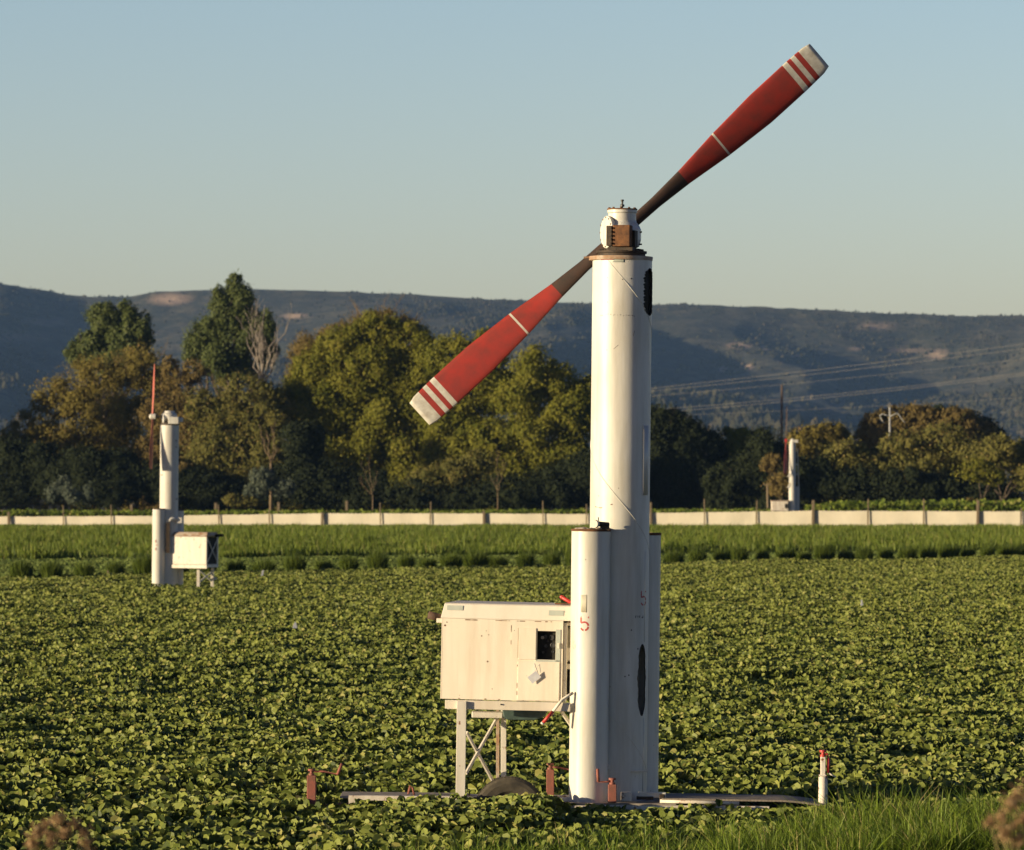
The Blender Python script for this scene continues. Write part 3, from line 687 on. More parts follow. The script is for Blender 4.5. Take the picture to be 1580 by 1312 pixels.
# front skin with a window opening
wx0, wx1 = k(829 - 774), k(858 - 774); wz0, wz1 = k(1018 - 1016), k(1018 - 972)
y_ = fy + T_ / 2
for (x0, x1, z0, z1) in ((-Wd / 2 + T_ + .002, wx0, -Ht / 2, Ht / 2), (wx1, Wd / 2 - .0, -Ht / 2, Ht / 2), (wx0, wx1, wz1, Ht / 2), (wx0, wx1, -Ht / 2, wz0)):
    mb.box(((x0 + x1) / 2, y_, (z0 + z1) / 2), (x1 - x0, T_, z1 - z0))
mb.build('housing_panel', M['cream'], HM)
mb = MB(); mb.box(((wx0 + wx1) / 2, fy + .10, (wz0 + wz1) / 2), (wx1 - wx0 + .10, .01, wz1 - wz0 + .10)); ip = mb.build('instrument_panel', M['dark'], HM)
for (gx_, gz_, gr) in ((-.03, .09, .022), (.045, .085, .030), (.06, .0, .030), (-.02, -.01, .018), (.0, .045, .012), (.06, -.07, .016), (-.05, -.08, .014)):
    mb = MB(); q = Vector(((wx0 + wx1) / 2 + gx_, fy + .093, (wz0 + wz1) / 2 + gz_)); mb.lathe(q, [(gr * .8, -.01), (gr, 0), (gr, .012), (gr * .85, .014), (gr * .85, .006), (0, .006)], 20, 0, axis=(0, -1, 0)); mb.build('gauge', M['steel'], HM)
mb = MB(); q = Vector((wx0 + .045, fy + .085, wz1 - .075)); mb.lathe(q, [(0, 0), (.018, 0), (.018, .012), (0, .013)], 16, 0, axis=(0, -1, 0)); mb.build('gauge_face', M['deck'], ip)
# window frame, latch, lower door, hinge strip, tag
mb = MB(); f_ = .012
mb.box(((wx1 + k(4)), fy - .004, (wz0 + wz1) / 2), (k(7), .008, wz1 - wz0 + .04)); mb.box(((wx0 + wx1) / 2 + .02, fy - .004, wz0 - .012), (wx1 - wx0 + .06, .008, .018)); mb.build('window_frame', M['greytape'], HM)
mb = MB(); mb.box((wx1 + k(5), fy - .016, (wz0 + wz1) / 2 - .0), (.02, .014, .06)); mb.build('latch', M['frame_white'], HM, bevel=.002); mb = MB(); mb.box((wx0 - k(3.5), fy - .006, (wz0 + wz1) / 2), (.008, .010, .05)); mb.build('latch', M['frame_white'], HM, bevel=.002)
mb = MB(); x0, x1, z0, z1 = k(800 - 774), k(865 - 774), k(1018 - 1079), k(1018 - 1019)
mb.box(((x0 + x1) / 2, fy - .008, (z0 + z1) / 2), (x1 - x0, .012, z1 - z0)); door = mb.build('door', M['cream'], HM, bevel=.003)
mb = MB(); x0, x1, z0, z1 = k(800 - 774), k(828 - 774), k(1018 - 1016.5), k(1018 - 968)
mb.box(((x0 + x1) / 2, fy - .007, (z0 + z1) / 2), (x1 - x0 - .006, .012, z1 - z0)); mb.build('door', M['cream'], HM, bevel=.003)
mb = MB(); mb.box((k(794 - 774), fy - .002, k(1018 - 991)), (k(10), .005, k(46)));
for i in range(0): mb.cyl((k(790.5 - 774), fy - .01, k(1018 - 972 - 9.5 * i)), (k(790.5 - 774), fy - .01, k(1018 - 976 - 9.5 * i)), .006, 8)
mb.build('hinge_strip', M['cream'], HM)
def rbox(x_, y_, w_, h_): mb = MB(); mb.box((k(x_ - 774), fy - .0015, k(1018 - y_)), (k(w_), .003, k(h_))); mb.build('rust_streak', M['rust'], HM)
for (x0, z0, x1, z1) in ((799.6, 1018, 801, 1078), (789, 968, 789, 1013)):
    for i in range(4): rbox(x0 - .8, z0 + (z1 - z0) * rnd.random(), rnd.uniform(.3, .8), rnd.uniform(2, 9))
for i in range(15): rbox(rnd.uniform(683, 862), 957.7, rnd.uniform(2, 10), rnd.uniform(.6, 1.5))
for i in range(9): rbox(rnd.uniform(683, 862), 1078.8, rnd.uniform(1, 6), rnd.uniform(.6, 1.4))
for (x_, y_, a_, b_) in ((742, 982, 2, 2), (749, 974, 1.2, 5), (753, 980, 1.5, 3), (752, 1021, 2.5, 1.3), (760, 1063, 1.5, 2), (684, 967, 3, 2), (687, 962, 2, 3), (709, 1074, 1, 4)):
    mb = MB(); mb.lathe((k(x_ - 774), fy + .002, k(1018 - y_)), [(k(a_ * .5), 0), (k(a_ * .5), .0045), (0, .0045)], 7, 0, axis=(0, -1, 0)); mb.build('rust_spot', M['rust'], HM)
mb = MB(); tcn = Vector((k(827 - 774), fy - .055, k(1018 - 1043))); rt = Matrix.Rotation(R(-38), 3, 'Y')
mb.box(tcn, (k(17), .004, k(13)), rt @ Matrix.Rotation(R(16), 3, 'X')); mb.bar(tcn + Vector((-.02, 0, .03)), Vector((k(826 - 774), fy - .012, k(1018 - 1021))), .003, .003); mb.bar(tcn + Vector((.0, 0, .06)), Vector((k(834 - 774), fy - .012, k(1018 - 1022))), .003, .003)
mb.build('hanging_tag', M['rag'], HM)
# recessed radiator end to the right of the skin
rx0 = Wd / 2 + .002; mb = MB()
mb.box((rx0 + k(2.5), fy + .06, -.01), (k(5), .05, Ht - .02)); mb.box((rx0 + k(13), fy + .09, k(1018 - 1008)), (k(18), .03, k(22))); mb.box((rx0 + k(13), fy + .09, Ht / 2 - k(4)), (k(18), .03, k(7)))
mb.box((rx0 + k(13), fy + .09, k(1018 - 1026)), (k(18), .03, k(8)))
mb.build('radiator_frame', M['frame_white'], HM, bevel=.003)
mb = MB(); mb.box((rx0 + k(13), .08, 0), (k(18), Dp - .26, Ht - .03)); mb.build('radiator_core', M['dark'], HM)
mb = MB()
for i in range(14):
    for sg in (-1, 1):
        z_ = k(1018 - 968) - i * k(2.6); mb.bar((rx0 + k(5), fy + .085, z_), (rx0 + k(14), fy + .085, z_ - sg * k(6)), .003, .004)
mb.build('radiator_mesh', M['beige'], HM)
for dx in (8, 12): mb = MB(); mb.cyl((rx0 + k(dx), fy + .07, 0), (rx0 + k(dx), fy + .08, 0), .010, 10); mb.build('bolt', M['darkrust'], HM)
# lid: sloping front, flat top
z0_, z1_ = Ht / 2, k(1018 - 932.5); mb = MB(); o_ = .006; e_ = k(12)
prof = [(fy - o_, z0_ + .002), (fy + .05, z1_ - .012), (fy + .07, z1_), (Dp / 2 - .1, z1_ + .01), (Dp / 2 + .03, z0_ + .002)]
xL, xR = -Wd / 2 - .012, Wd / 2 + e_ + .03
vs = [(xL + (.03 if z > z0_ + .01 else 0), y, z) for y, z in prof] + [(xR - (.01 if z > z0_ + .01 else 0), y, z) for y, z in prof]; n_ = len(prof)
mb.add(vs, [tuple(range(n_ - 1, -1, -1)), tuple(range(n_, 2 * n_))] + [(i, (i + 1) % n_, n_ + (i + 1) % n_, n_ + i) for i in range(n_)])
lid = mb.build('lid', M['lid'], HM, bevel=.006)
def lidpt(px_, py_, out): # on the sloping front of the lid
    z_ = k(1018 - py_); f = (z_ - z0_) / (z1_ - z0_); return Vector((k(px_ - 774), fy - o_ + (.055) * f - out, z_))
for (a0, a1, b0, b1) in ((686, 711, 936, 943.5), (846, 869, 940, 948)):
    mb = MB(); q = [lidpt(a0, b1, .004), lidpt(a1, b1, .004), lidpt(a1, b0, .004), lidpt(a0, b0, .004)]; mb.add(q, [(0, 1, 2, 3)]); mb.build('grey_decal', M['greytape'], lid)
mb = MB(); mb.box((k(866 - 774), fy + .2, z1_ + .016), (k(28), .12, .014)); mb.build('rusty_bracket', M['rust'], lid)
mb = MB(); mb.cyl((k(862 - 774), fy + .2, z1_ + .085), (k(877 - 774), fy + .17, z1_ + .03), k(3), 12); mb.lathe((k(861 - 774), fy + .2, z1_ + .09), [(k(3), -.02), (k(3.4), 0), (k(2), .02), (0, .02)], 10, 0, axis=(-1, 0, .3)); mb.build('red_handle', M['brightred'], lid, bevel=.003)
# exhaust and lug at the left
mb = MB(); a_ = Vector((-Wd / 2 - k(6), fy + .12, k(1018 - 956))); b_ = a_ + Vector((-k(17), -.05, k(4)))
mb.tube([a_, b_], k(6), 20, 0, caps=True); mb.build('exhaust', M['exhaust'], HM)
mb = MB(); mb.box((-Wd / 2 - k(4), fy + .03, k(1018 - 960)), (k(10), .012, k(7))); mb.build('lug', M['cream'], HM, bevel=.012)

# stand: beam, legs, braces
def PW(px_, py_, dy=0): return P(px_, py_, dy)
SB = -.42
mb = MB(); a_ = PW(687, 1086.5, -.38); b_ = PW(880, 1091, -.50); mb.bar(a_, b_, .04, k(13.5)); mb.build('support_beam', M['cream'], ROOT, bevel=.004)
mb = MB(); a_ = PW(690, 1088, .38); b_ = PW(882, 1090, .28); mb.bar(a_, b_, .04, k(12)); mb.build('support_beam', M['frame_white'], ROOT, bevel=.004)
for (x_, y_) in ((773, 1087), (867, 1090)): mb = MB(); q = PW(x_, y_, -.47); mb.cyl(q, q + Vector((0, .03, 0)), .008, 8); mb.build('bolt', M['dark'], ROOT)
mb = MB(); a_ = PW(712.5, 1082, -.44); b_ = PW(710.5, 1228, -.44); mb.bar(a_, b_, .05, k(14.5)); mb.build('leg', M['frame_white'], ROOT, bevel=.004)
mb = MB(); a_ = PW(777, 1094, .30); b_ = PW(777, 1206, .30); mb.bar(a_, b_, .05, k(8.5)); mb.build('leg', M['frame_white'], ROOT, bevel=.003)
mb = MB(); a_ = PW(768, 1094, .34); b_ = PW(768, 1206, .34); mb.bar(a_, b_, .05, k(5)); mb.build('leg', M['rusttop'], ROOT, bevel=.003)
mb = MB(); mb.bar(PW(719, 1193, -.3), PW(768, 1106, .3), .02, k(5)); mb.build('brace', M['frame_white'], ROOT)
mb = MB(); mb.bar(PW(720, 1130, -.3), PW(760, 1204, .3), .02, k(5)); mb.build('brace', M['frame_white'], ROOT)
mb = MB(); mb.bar(PW(865, 1096, -.3), PW(885, 1125, -.1), .02, k(5)); mb.build('brace', M['frame_white'], ROOT)
mb = MB(); mb.bar(PW(728, 1102, .1), PW(776, 1103, .1), .25, k(9)); mb.build('cross_member', M['frame_white'], ROOT, bevel=.01)
mb = MB(); q = PW(811, 1101, .1); prof = [(-k(36), k(6)), (-k(34), -k(5)), (-k(28), -k(9)), (k(14), -k(9)), (k(30), -k(3)), (k(34), k(6))]
mb.prism([(q.x + a, q.z + b) for a, b in prof], q.y - .16, q.y + .16); mb.build('oil_pan', M['pan'], ROOT, bevel=.012)
# lever
mb = MB(); mb.tube([PW(884, 1069, -.5), PW(876, 1074, -.52), PW(867, 1080, -.54), PW(853, 1098, -.56)], k(2.3), 10); lv = mb.build('lever', M['frame_white'], ROOT)
mb = MB(); mb.tube([PW(853, 1098, -.56), PW(838, 1115, -.58)], k(2.8), 10); mb.build('lever_grip', M['brightred'], lv)
mb = MB(); mb.tube([PW(838, 1115, -.58), PW(836, 1117.5, -.58)], k(3), 10); mb.build('lever_tip', M['frame_white'], lv)

# trailer: frame, deck, wheel, tower base
mb = MB(); a_ = PW(538, 1235, -.36); b_ = PW(890, 1240, -.36); mb.box(((a_.x + b_.x) / 2, -.36, (a_.z + b_.z) / 2 + .0), (b_.x - a_.x, .09, k(18))); tr = mb.build('trailer_beam', M['scrape_white'], ROOT, bevel=.006)
mb = MB(); a_ = PW(538, 1235, .36); mb.box(((a_.x + b_.x) / 2, .36, (a_.z + b_.z) / 2), (b_.x - a_.x, .09, k(18))); mb.build('trailer_beam', M['scrape_white'], ROOT, bevel=.006)
mb = MB(); z_ = PW(640, 1226, 0).z; mb.box(((PW(540, 0).x + PW(735, 0).x) / 2, 0, z_ - .01), (k(195), .80, .022)); mb.build('deck_plate', M['deck'], ROOT, bevel=.004)
mb = MB(); mb.tube([PW(630, 1225, -.3), PW(633, 1212, -.3), PW(637, 1215, -.3), PW(639, 1226, -.3)], .012, 8); mb.build('hitch_ring', M['redbrown'], ROOT)
wc = PW(786, 1253, -.52); mb = MB()
tp = [(k(31), -.09), (k(44), -.105), (k(51), -.095), (k(54), -.07)]
mb.lathe(wc, [(k(28), -.07), (k(33), -.10), (k(44), -.108), (k(50), -.098), (k(53.5), -.075), (k(54), 0), (k(53.5), .075), (k(50), .098), (k(44), .108), (k(33), .10), (k(28), .07)], 64, 0, axis=(0, 1, 0))
for i in range(64):
    for sg in (-1, 1):
        a_ = 2 * math.pi * (i + .25 * sg) / 64; q = wc + Vector((k(54) * math.cos(a_), sg * .04, k(54) * math.sin(a_))); mb.box(q, (.012, .05, .022), Matrix.Rotation(-a_, 3, 'Y'))
wh = bpy.data.objects.new('wheel', None); sc.collection.objects.link(wh); wh.parent = ROOT
mb.build('tyre', M['tyre'], wh)
mb = MB(); mb.lathe(wc, [(k(28), -.075), (k(27), -.08), (k(24), -.05), (k(14), -.02), (k(9), -.05), (0, -.05)], 40, 0, axis=(0, 1, 0))
mb.lathe(wc, [(k(28), .07), (k(24), .0), (0, 0)], 40, 0, axis=(0, 1, 0)); mb.build('rim', M['rim'], wh)
# base under the tower
zb = zbase; mb = MB(); x0, x1 = PW(862, 1240, -.6).x, PW(1040, 1240).x
mb.box(((x0 + x1) / 2, -.0, zb - .012), (x1 - x0, 1.26, .024)); mb.build('base_plate', M['deck'], ROOT, bevel=.003)
mb = MB(); fz = zb - .026 - k(7.5); xs0, xs1 = PW(880, 0).x, PW(1180, 0).x; q0, q1 = PW(911, 0, -.66).x, PW(922, 0, -.66).x
for (a0, a1, zc_, hz_) in ((PW(866, 0, -.66).x, q0, fz, k(15)), (q1, PW(934, 0).x, fz, k(15)), (q0, q1, fz + k(6), k(3)), (q0, q1, fz - k(6.5), k(2))): mb.box(((a0 + a1) / 2, -.66, zc_), (a1 - a0, .06, hz_))
mb.build('base_beam', M['scrape_white'], ROOT)
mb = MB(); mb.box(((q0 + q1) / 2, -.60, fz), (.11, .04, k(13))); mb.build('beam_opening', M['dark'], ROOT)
mb = MB(); a0, a1 = PW(936, 0, -.6).x, PW(1200, 0, -.6).x; mb.box(((a0 + a1) / 2, -.6, fz + .02), (a1 - a0, .06, k(12))); mb.build('base_beam', M['scrape_white'], ROOT, bevel=.004)
mb = MB(); q = PW(966, 1228.5, -.5); mb.box(q, (k(16), .12, k(13))); mb.build('bolt_box', M['scrape_white'], ROOT, bevel=.004)
mb = MB(); q = PW(1006, 1226, -.42); mb.box(q, (k(42), .08, k(8))); mb.build('base_angle', M['white'], ROOT, bevel=.004)
mb = MB(); q = PW(995, 1231, -.46); mb.box(q, (k(26), .06, k(5))); mb.build('greasy_bracket', M['darkrust'], ROOT, bevel=.006); mb = MB(); q = PW(1021, 1229, -.46); mb.box(q, (k(8), .06, k(8))); mb.build('greasy_bracket', M['darkrust'], ROOT, bevel=.006)
# ribbed walkway to the right outrigger, bending down at its end
mb = MB(); prev = None
for i in range(120):
    f = i / 119; x_ = 1020 + 252 * f; y__ = 1228.5 + 4 * f + 8 * max(0, f - .72) ** 1.5 * 6
    q = PW(x_, y__, -.1); mb.box(q, (k(1.5), .86, .02))
mb.build('ribbed_walkway', M['deck'], ROOT)
mb = MB(); mb.tube([PW(1018, 1236, -.52), PW(1140, 1239, -.52)], k(3.0), 8); mb.build('walkway_edge', M['scrape_white'], ROOT)
# jacks
def jack(x0, x1, y0, y1, dy, mat, crank, cmat, lab=None):
    q0, q1 = PW((x0 + x1) / 2, y0, dy), PW((x0 + x1) / 2, y1, dy); wd = k(x1 - x0) / 1.17; mb = MB()
    mb.bar(q1, q0, wd, wd); o = mb.build('jack', mat, ROOT, bevel=.006)
    # small turn so that two sides show
    if lab: o['label'] = lab
    mb = MB(); mb.lathe((q0.x, q0.y, q0.z), [(k(4.5), -.005), (k(4.5), .02), (k(2.6), .022), (k(2.6), .045), (k(5.5), .047), (k(5.5), .07), (0, .072)], 12)
    mb.tube([PW(a, b, dy) for a, b in crank], k(1.5), 8); mb.tube([PW(*crank[-2], dy), PW(*crank[-1], dy)], k(2.4), 8)
    mb.build('crank', cmat, o); return o
jack(473, 489, 1196, 1243, -.5, M['redbrown'], [(480, 1190), (500, 1190), (521, 1195), (528, 1178)], M['redbrown'])
j2 = jack(842, 856, 1187, 1230, .25, M['redbrown'], [(849, 1183), (862, 1184), (880, 1188), (890, 1188)], M['redbrown'])
jack(937, 952, 1210, 1238, -.62, M['redbrown'], [(945, 1205), (935, 1206), (923, 1206), (922, 1186)], M['redbrown'])
j4 = jack(1265, 1274, 1167, 1200, -.3, M['scrape_white'], [(1269, 1163), (1276, 1163), (1278, 1170), (1277, 1192)], M['brightred'], 'white jack with a red bent crank')
mb = MB(); q0, q1 = PW(1269.5, 1198, -.3), PW(1269, 1262, -.3); mb.cyl(q1, q0, k(7), 14); mb.box(PW(1269, 1196, -.3), (k(11), .1, .012)); mb.tube([PW(1277, 1192, -.3), PW(1289, 1199, -.3)], k(1.3), 8); mb.build('jack_sleeve', M['scrape_white'], j4)
# an outrigger beam carries the far left jack
mb = MB(); mb.bar(PW(486, 1246, -.5), PW(540, 1242, -.36), .05, .05); mb.build('outrigger', M['redbrown'], ROOT, bevel=.004)

# ------------------------------------------------------------------ second machine (left, middle distance)
B = Frame('wind_machine', 258, 162.0, .5, 'smaller white wind machine at the left of the field, with rusty roofed engine box')
P2, k2 = B.P, B.k; RB = B.o
zb2 = 0.0
def col2(x0, x1, yt, dy, mat=M['old_white'], name='side_column'):
    a, b = P2((x0 + x1) / 2, yt, dy), k2(x1 - x0) / 2; o = column(name, a.x, dy, b, zb2, a.z, mat, RB, nseg=48)
    mb = MB(); mb.lathe((a.x, dy, a.z), [(b * 1.03, -.03), (b * 1.04, .0), (0, .01)], 32); mb.build('column_cap', M['darkrust'], o); return a, b
a, b = col2(247.5, 276, 655, 0, name='tower_column'); col2(235.5, 255, 785, -.3); col2(266, 284, 787, .32)
mb = MB(); c_ = Vector((a.x, 0, a.z)); mb.lathe(c_, [(0, 0), (b * 1.04, 0), (b * 1.04, .05), (b * .7, .055), (b * .7, .10), (b * .9, .105), (b * .9, .14), (0, .145)], 32); mb.build('turntable', M['darkrust'], RB)
mb = MB(); mb.lathe(c_ + Vector((-.02, .05, .12)), [(b * .6, 0), (b * .85, .08), (b * .85, .24), (b * .6, .30), (b * .55, .36), (0, .37)], 28); gb = mb.build('gearbox', M['old_white'], RB)
mb = MB(); mb.box(P2(268, 649, -.25), (k2(16), .3, k2(11))); mb.box(P2(279, 648, -.1), (k2(6), .22, k2(7))); mb.build('gear_cover', M['white'], gb, bevel=.02)
mb = MB(); mb.lathe(P2(254, 647, -.1), [(0, 0), (k2(7), 0), (k2(8), .06), (0, .1)], 24, 0, axis=(-1, -.2, 0)); mb.build('side_flange', M['white'], gb)
hb2 = P2(235.5, 643, -.2)
mb = MB(); mb.cyl(P2(258, 643, -.1), hb2, .035, 10); mb.build('propeller_shaft', M['wood'], RB)
pr = bpy.data.objects.new('propeller', None); sc.collection.objects.link(pr); pr.parent = RB; pr.location = hb2; pr.rotation_euler = (0, R(9.3), R(86))
mb = MB(); mb.lathe((0, 0, 0), [(0, -.1), (.1, -.1), (.11, .06), (.05, .12), (0, .12)], 18, 0, axis=(0, 1, 0)); mb.build('hub', M['white'], pr)
PM = [M['blade_pink'], M['blade_white'], M['blade_pink']]
b1 = blade(pr, 0, k2(82), .36, PM, stripes=False, twist=(30, 12), n=24); b2 = blade(pr, R(180), k2(82), .30, [M['redbrown']] * 3, stripes=False, twist=(30, 12), n=24)
# engine box
HA2 = R(38); hw = k2(60) / math.cos(HA2) * .93
E2 = bpy.data.objects.new('engine_housing', None); sc.collection.objects.link(E2); E2.parent = RB; E2.location = P2(299, 849, 0) + Vector((0, -.1, 0)); E2.rotation_euler = (0, 0, -R(22))
w2, d2, h2 = k2(60) / math.cos(R(22)), .95, k2(42)
mb = MB(); t_ = .02
mb.box((0, -d2 / 2, 0), (w2, t_, h2)); mb.box((0, d2 / 2, 0), (w2, t_, h2)); mb.box((-w2 / 2 + t_, 0, 0), (t_, d2 - t_ * 2, h2)); mb.box((0, 0, -h2 / 2 - .012), (w2, d2 + .02, .02)); mb.build('housing_panel', M['frame_white'], E2, bevel=.006)
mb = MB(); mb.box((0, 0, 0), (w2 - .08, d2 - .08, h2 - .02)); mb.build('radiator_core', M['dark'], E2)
mb = MB()
for (y0, z0, y1, z1) in ((-.45, -.45, .45, .45), (-.45, .45, .45, -.45)): mb.bar((w2 / 2 + .0, y0 * d2, z0 * h2), (w2 / 2 + .0 , y1 * d2, z1 * h2), .03, .03)
mb.bar((w2 / 2 - .02, -d2 / 2 + .05, -h2 / 2), (w2 / 2 - .02, -d2 / 2 + .05, h2 / 2), .05, .05); mb.bar((w2 / 2 - .02, d2 / 2 - .05, -h2 / 2), (w2 / 2 - .02, d2 / 2 - .05, h2 / 2), .05, .05)
mb.build('radiator_frame', M['frame_white'], E2)
mb = MB(); vs = [(sx * w2 * .52, sy * d2 * .54, h2 / 2 + .012) for sx in (-1, 1) for sy in (-1, 1)] + [(sx * w2 * .49, sy * d2 * .40, h2 / 2 + k2(7)) for sx in (-1, 1) for sy in (-1, 1)]
mb.add(vs, [(0, 2, 3, 1), (4, 5, 7, 6), (0, 4, 6, 2), (1, 3, 7, 5), (0, 1, 5, 4), (2, 6, 7, 3)]); mb.build('lid', M['rusttop'], E2, bevel=.02)
mb = MB(); mb.cyl((w2 / 2 + .02, .2, h2 / 2 + .04), (w2 / 2 + .32, .2, h2 / 2 + .06), .05, 12); mb.build('exhaust', M['dark'], E2)
mb = MB(); mb.bar((-w2 / 2 - .05, -d2 / 2, -h2 / 2 - .09), (w2 / 2 + .02, -d2 / 2, -h2 / 2 - .09), .06, .12); mb.bar((w2 / 2 - .01, -d2 / 2 + .04, -h2 / 2 - .07), (w2 / 2 - .01, d2 / 2 - .02, -h2 / 2 - .07), .06, .09); mb.build('support_beam', M['frame_white'], E2)
for (x_, dy) in ((306.5, -.3), (328, .2)):
    q = P2(x_, 876, dy); mb = MB(); mb.bar(q, (q.x, q.y, .0), .1, .11); mb.build('leg', M['frame_white'], RB, bevel=.01)
mb = MB(); mb.bar(P2(308, 880, -.2), P2(328, 898, .2), .03, .05); mb.bar(P2(308, 898, -.2), P2(328, 882, .2), .03, .05); mb.build('brace', M['old_white'], RB)
mb = MB(); mb.lathe(P2(331, 893, .2), [(0, -.05), (.09, -.03), (.11, .02), (0, .06)], 14); mb.build('lamp_housing', M['white'], RB)
mb = MB(); mb.tube([P2(258, 806, -.32), P2(264, 801, -.34), P2(278, 801, -.2)], .07, 10); mb.box(P2(277, 803, -.22), (.18, .12, .2)); mb.build('cross_pipe', M['old_white'], RB)
mb = MB(); mb.box(P2(259, 830, -.4), (.14, .06, k2(46))); mb.build('dark_gap_plate', M['darkrust'], RB)
for (x_, y_) in ((272, 680), (272, 690), (273, 770), (251, 733)): mb = MB(); q = P2(x_, y_, 0); mb.box((q.x, -math.sqrt(max(0, b * b - (q.x - a.x) ** 2)), q.z), (.07, .03, .035)); mb.build('rust_spot', M['darkrust'], RB)
for (x_, y_, q1_, q2_) in ((242, 835, .04, .10), (244, 841, .07, .05), (242, 847, .05, .08)): mb = MB(); q = P2(x_, y_, 0); mb.box((q.x, -.3 - k2(19.5) / 2 + .004, q.z), (q1_, .012, q2_)); mb.build('faded_red_marking', M['stencil_faint'], RB)

# ------------------------------------------------------------------ third machine (far, behind the fence)
C3 = Frame('wind_machine', 1224, 478.0, 0, 'distant weathered wind machine with ladder behind the low white fence, right of the tower')
P3, k3 = C3.P, C3.k; RC = C3.o
mb = MB(); x_ = P3(1222.6, 700).x; mb.lathe((x_, 0, 0), [(k3(5.6), 0), (k3(5.6), P3(0, 752).z), (k3(5.0), P3(0, 751).z), (k3(5.0), P3(0, 686).z), (0, P3(0, 685.9).z)], 32); tc3 = mb.build('tower_column', M['old_white'], RC)
mb = MB(); mb.lathe((P3(1231, 760).x, .3, 0), [(k3(2.6), 0), (k3(2.6), P3(0, 751).z), (0, P3(0, 751).z)], 20); mb.build('side_column', M['old_white'], RC)
mb = MB(); mb.lathe((x_, 0, P3(0, 686).z), [(k3(4), 0), (k3(4.5), k3(3)), (k3(3), k3(7)), (k3(1.4), k3(9)), (0, k3(9.5))], 20); mb.box(P3(1227, 681), (k3(8), .5, k3(4.5))); mb.build('gearbox', M['white'], RC)
mb = MB(); mb.cyl(P3(1213, 680), P3(1222, 680), .09, 8); mb.build('propeller_shaft', M['white'], RC)
mb = MB()
for dx in (0, .35): mb.bar(P3(1230.6, 692) + Vector((0, dx, 0)), P3(1232.6, 752) + Vector((0, dx, 0)), .06, .06)
for i in range(14): q = P3(1230.6 + i * .14, 694 + i * 4.2); mb.bar(q, q + Vector((0, .35, 0)), .04, .04)
for y_ in (717, 732): mb.bar(P3(1226, y_), P3(1232, y_), .08, .1)
mb.build('ladder', M['old_white'], RC)
for (x0, y0, x1, y1) in ((1214.5, 736, 1219.5, 730), (1214.5, 753, 1220, 742)):
    q0, q1 = P3(x0, y0), P3(x1, y1); mb = MB(); mb.prism([(q0.x, q0.z), (q1.x, q0.z), (q1.x, q1.z)], -.3, .3); mb.build('fin', M['white'], RC)
pr3 = bpy.data.objects.new('propeller', None); sc.collection.objects.link(pr3); pr3.parent = RC; pr3.location = P3(1213, 680); pr3.rotation_euler = (0, R(11), R(80))
mb = MB(); mb.lathe((0, 0, 0), [(0, -.15), (.2, -.1), (.2, .1), (0, .15)], 14, 0, axis=(0, 1, 0)); mb.build('hub', M['brightred'], pr3)
blade(pr3, 0, k3(54), .34, [M['blade_black']] * 3, stripes=False, twist=(40, 20), n=16); blade(pr3, R(180), k3(54), .5, [M['blade_red']] * 3, stripes=False, twist=(55, 40), n=16)
mb = MB(); q = P3(1203, 781); mb.box(q, (k3(26), 1.2, k3(15))); eh = mb.build('engine_housing', M['scrape_white'], RC, bevel=.05)
mb = MB(); mb.box(q + Vector((0, 0, k3(8))), (k3(28), 1.3, k3(1.5))); mb.build('lid', M['rusttop'], eh, bevel=.02)
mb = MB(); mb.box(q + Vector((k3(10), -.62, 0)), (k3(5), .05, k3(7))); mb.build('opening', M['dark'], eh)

# partly visible white machinery at the right edge
q = W(1582, 764, 500); wm = empty('parked_trailer', (q.x, q.y, 0), 'small white farm trailer half cut off at the right edge below the trees', 'trailer')
mb = MB(); mb.box((0, 0, q.z + .9), (1.5, 1.2, .42)); mb.build('roof', M['white'], wm, bevel=.05)
mb = MB(); mb.prism([(-.75, q.z + .1), (1.2, q.z + .1), (1.2, q.z - .7), (-.35, q.z - .7)], -.5, .5); mb.build('body', M['white'], wm, bevel=.04)
mb = MB()
for sx in (-.5, .6): mb.bar((sx, 0, q.z - .7), (sx, 0, q.z + .75), .12, .12)
mb.build('post', M['old_white'], wm)
for sx in (-.1, .8):
    mb = MB(); mb.lathe((sx, -.45, .5), [(0, -.12), (.35, -.12), (.5, -.08), (.5, .08), (.35, .12), (0, .12)], 24, 0, axis=(0, 1, 0)); mb.build('wheel', M['tyre'], wm)

# ------------------------------------------------------------------ the low white fence
m, t, p = newmat('white_fence_sheet'); v = coord(t, (1, 1, 1))
c = mixc(t, ramp(t, noise(t, .35, 5, v), .3, .7), (.57, .52, .41), (.45, .41, .31)); c = mixc(t, ramp(t, noise(t, 2.2, 6, coord(t, (1.5, 1, .4))), .5, .75), c, (.55, .49, .37))
t.links.new(c, p.inputs['Base Color']); p.inputs['Roughness'].default_value = .6; bump(t, p, noise(t, 1.3, 4, coord(t, (2, 1, .3))), .25, .05); M['sheet'] = m
FD = 436.0
fd = lambda x_: 452 - 34 * x_ / 1580.0
fence = empty('fence', W(790, 812, FD), 'long low white sheet fence on wooden posts crossing behind the tall grass', 'fence')
fl_ = fence.location.copy()
posts = [(-66, 1, 790), (14, 2.2, 790), (98, 1, 780), (172, 1, 779), (203, 0, 780), (338, 1, 779), (416, 1.2, 788), (497, 2.2, 791), (587, 1.2, 776), (664, 1, 774), (747, 2.2, 789), (838, 1.2, 773), (905, 1, 778), (1004, 2, 775), (1087, 1.2, 770), (1167, 1.2, 772), (1254, 2.2, 772), (1339, 1.2, 770), (1425, 1.2, 770), (1508, 2.2, 772), (1575, 1.2, 784), (1650, 1, 772)]
posts = [q for q in posts if q[1] > 0]
topy = lambda x_: np.interp(x_, [-100, 0, 230, 500, 700, 900, 1250, 1600], [798, 797, 796, 792, 792, 793, 788, 789])
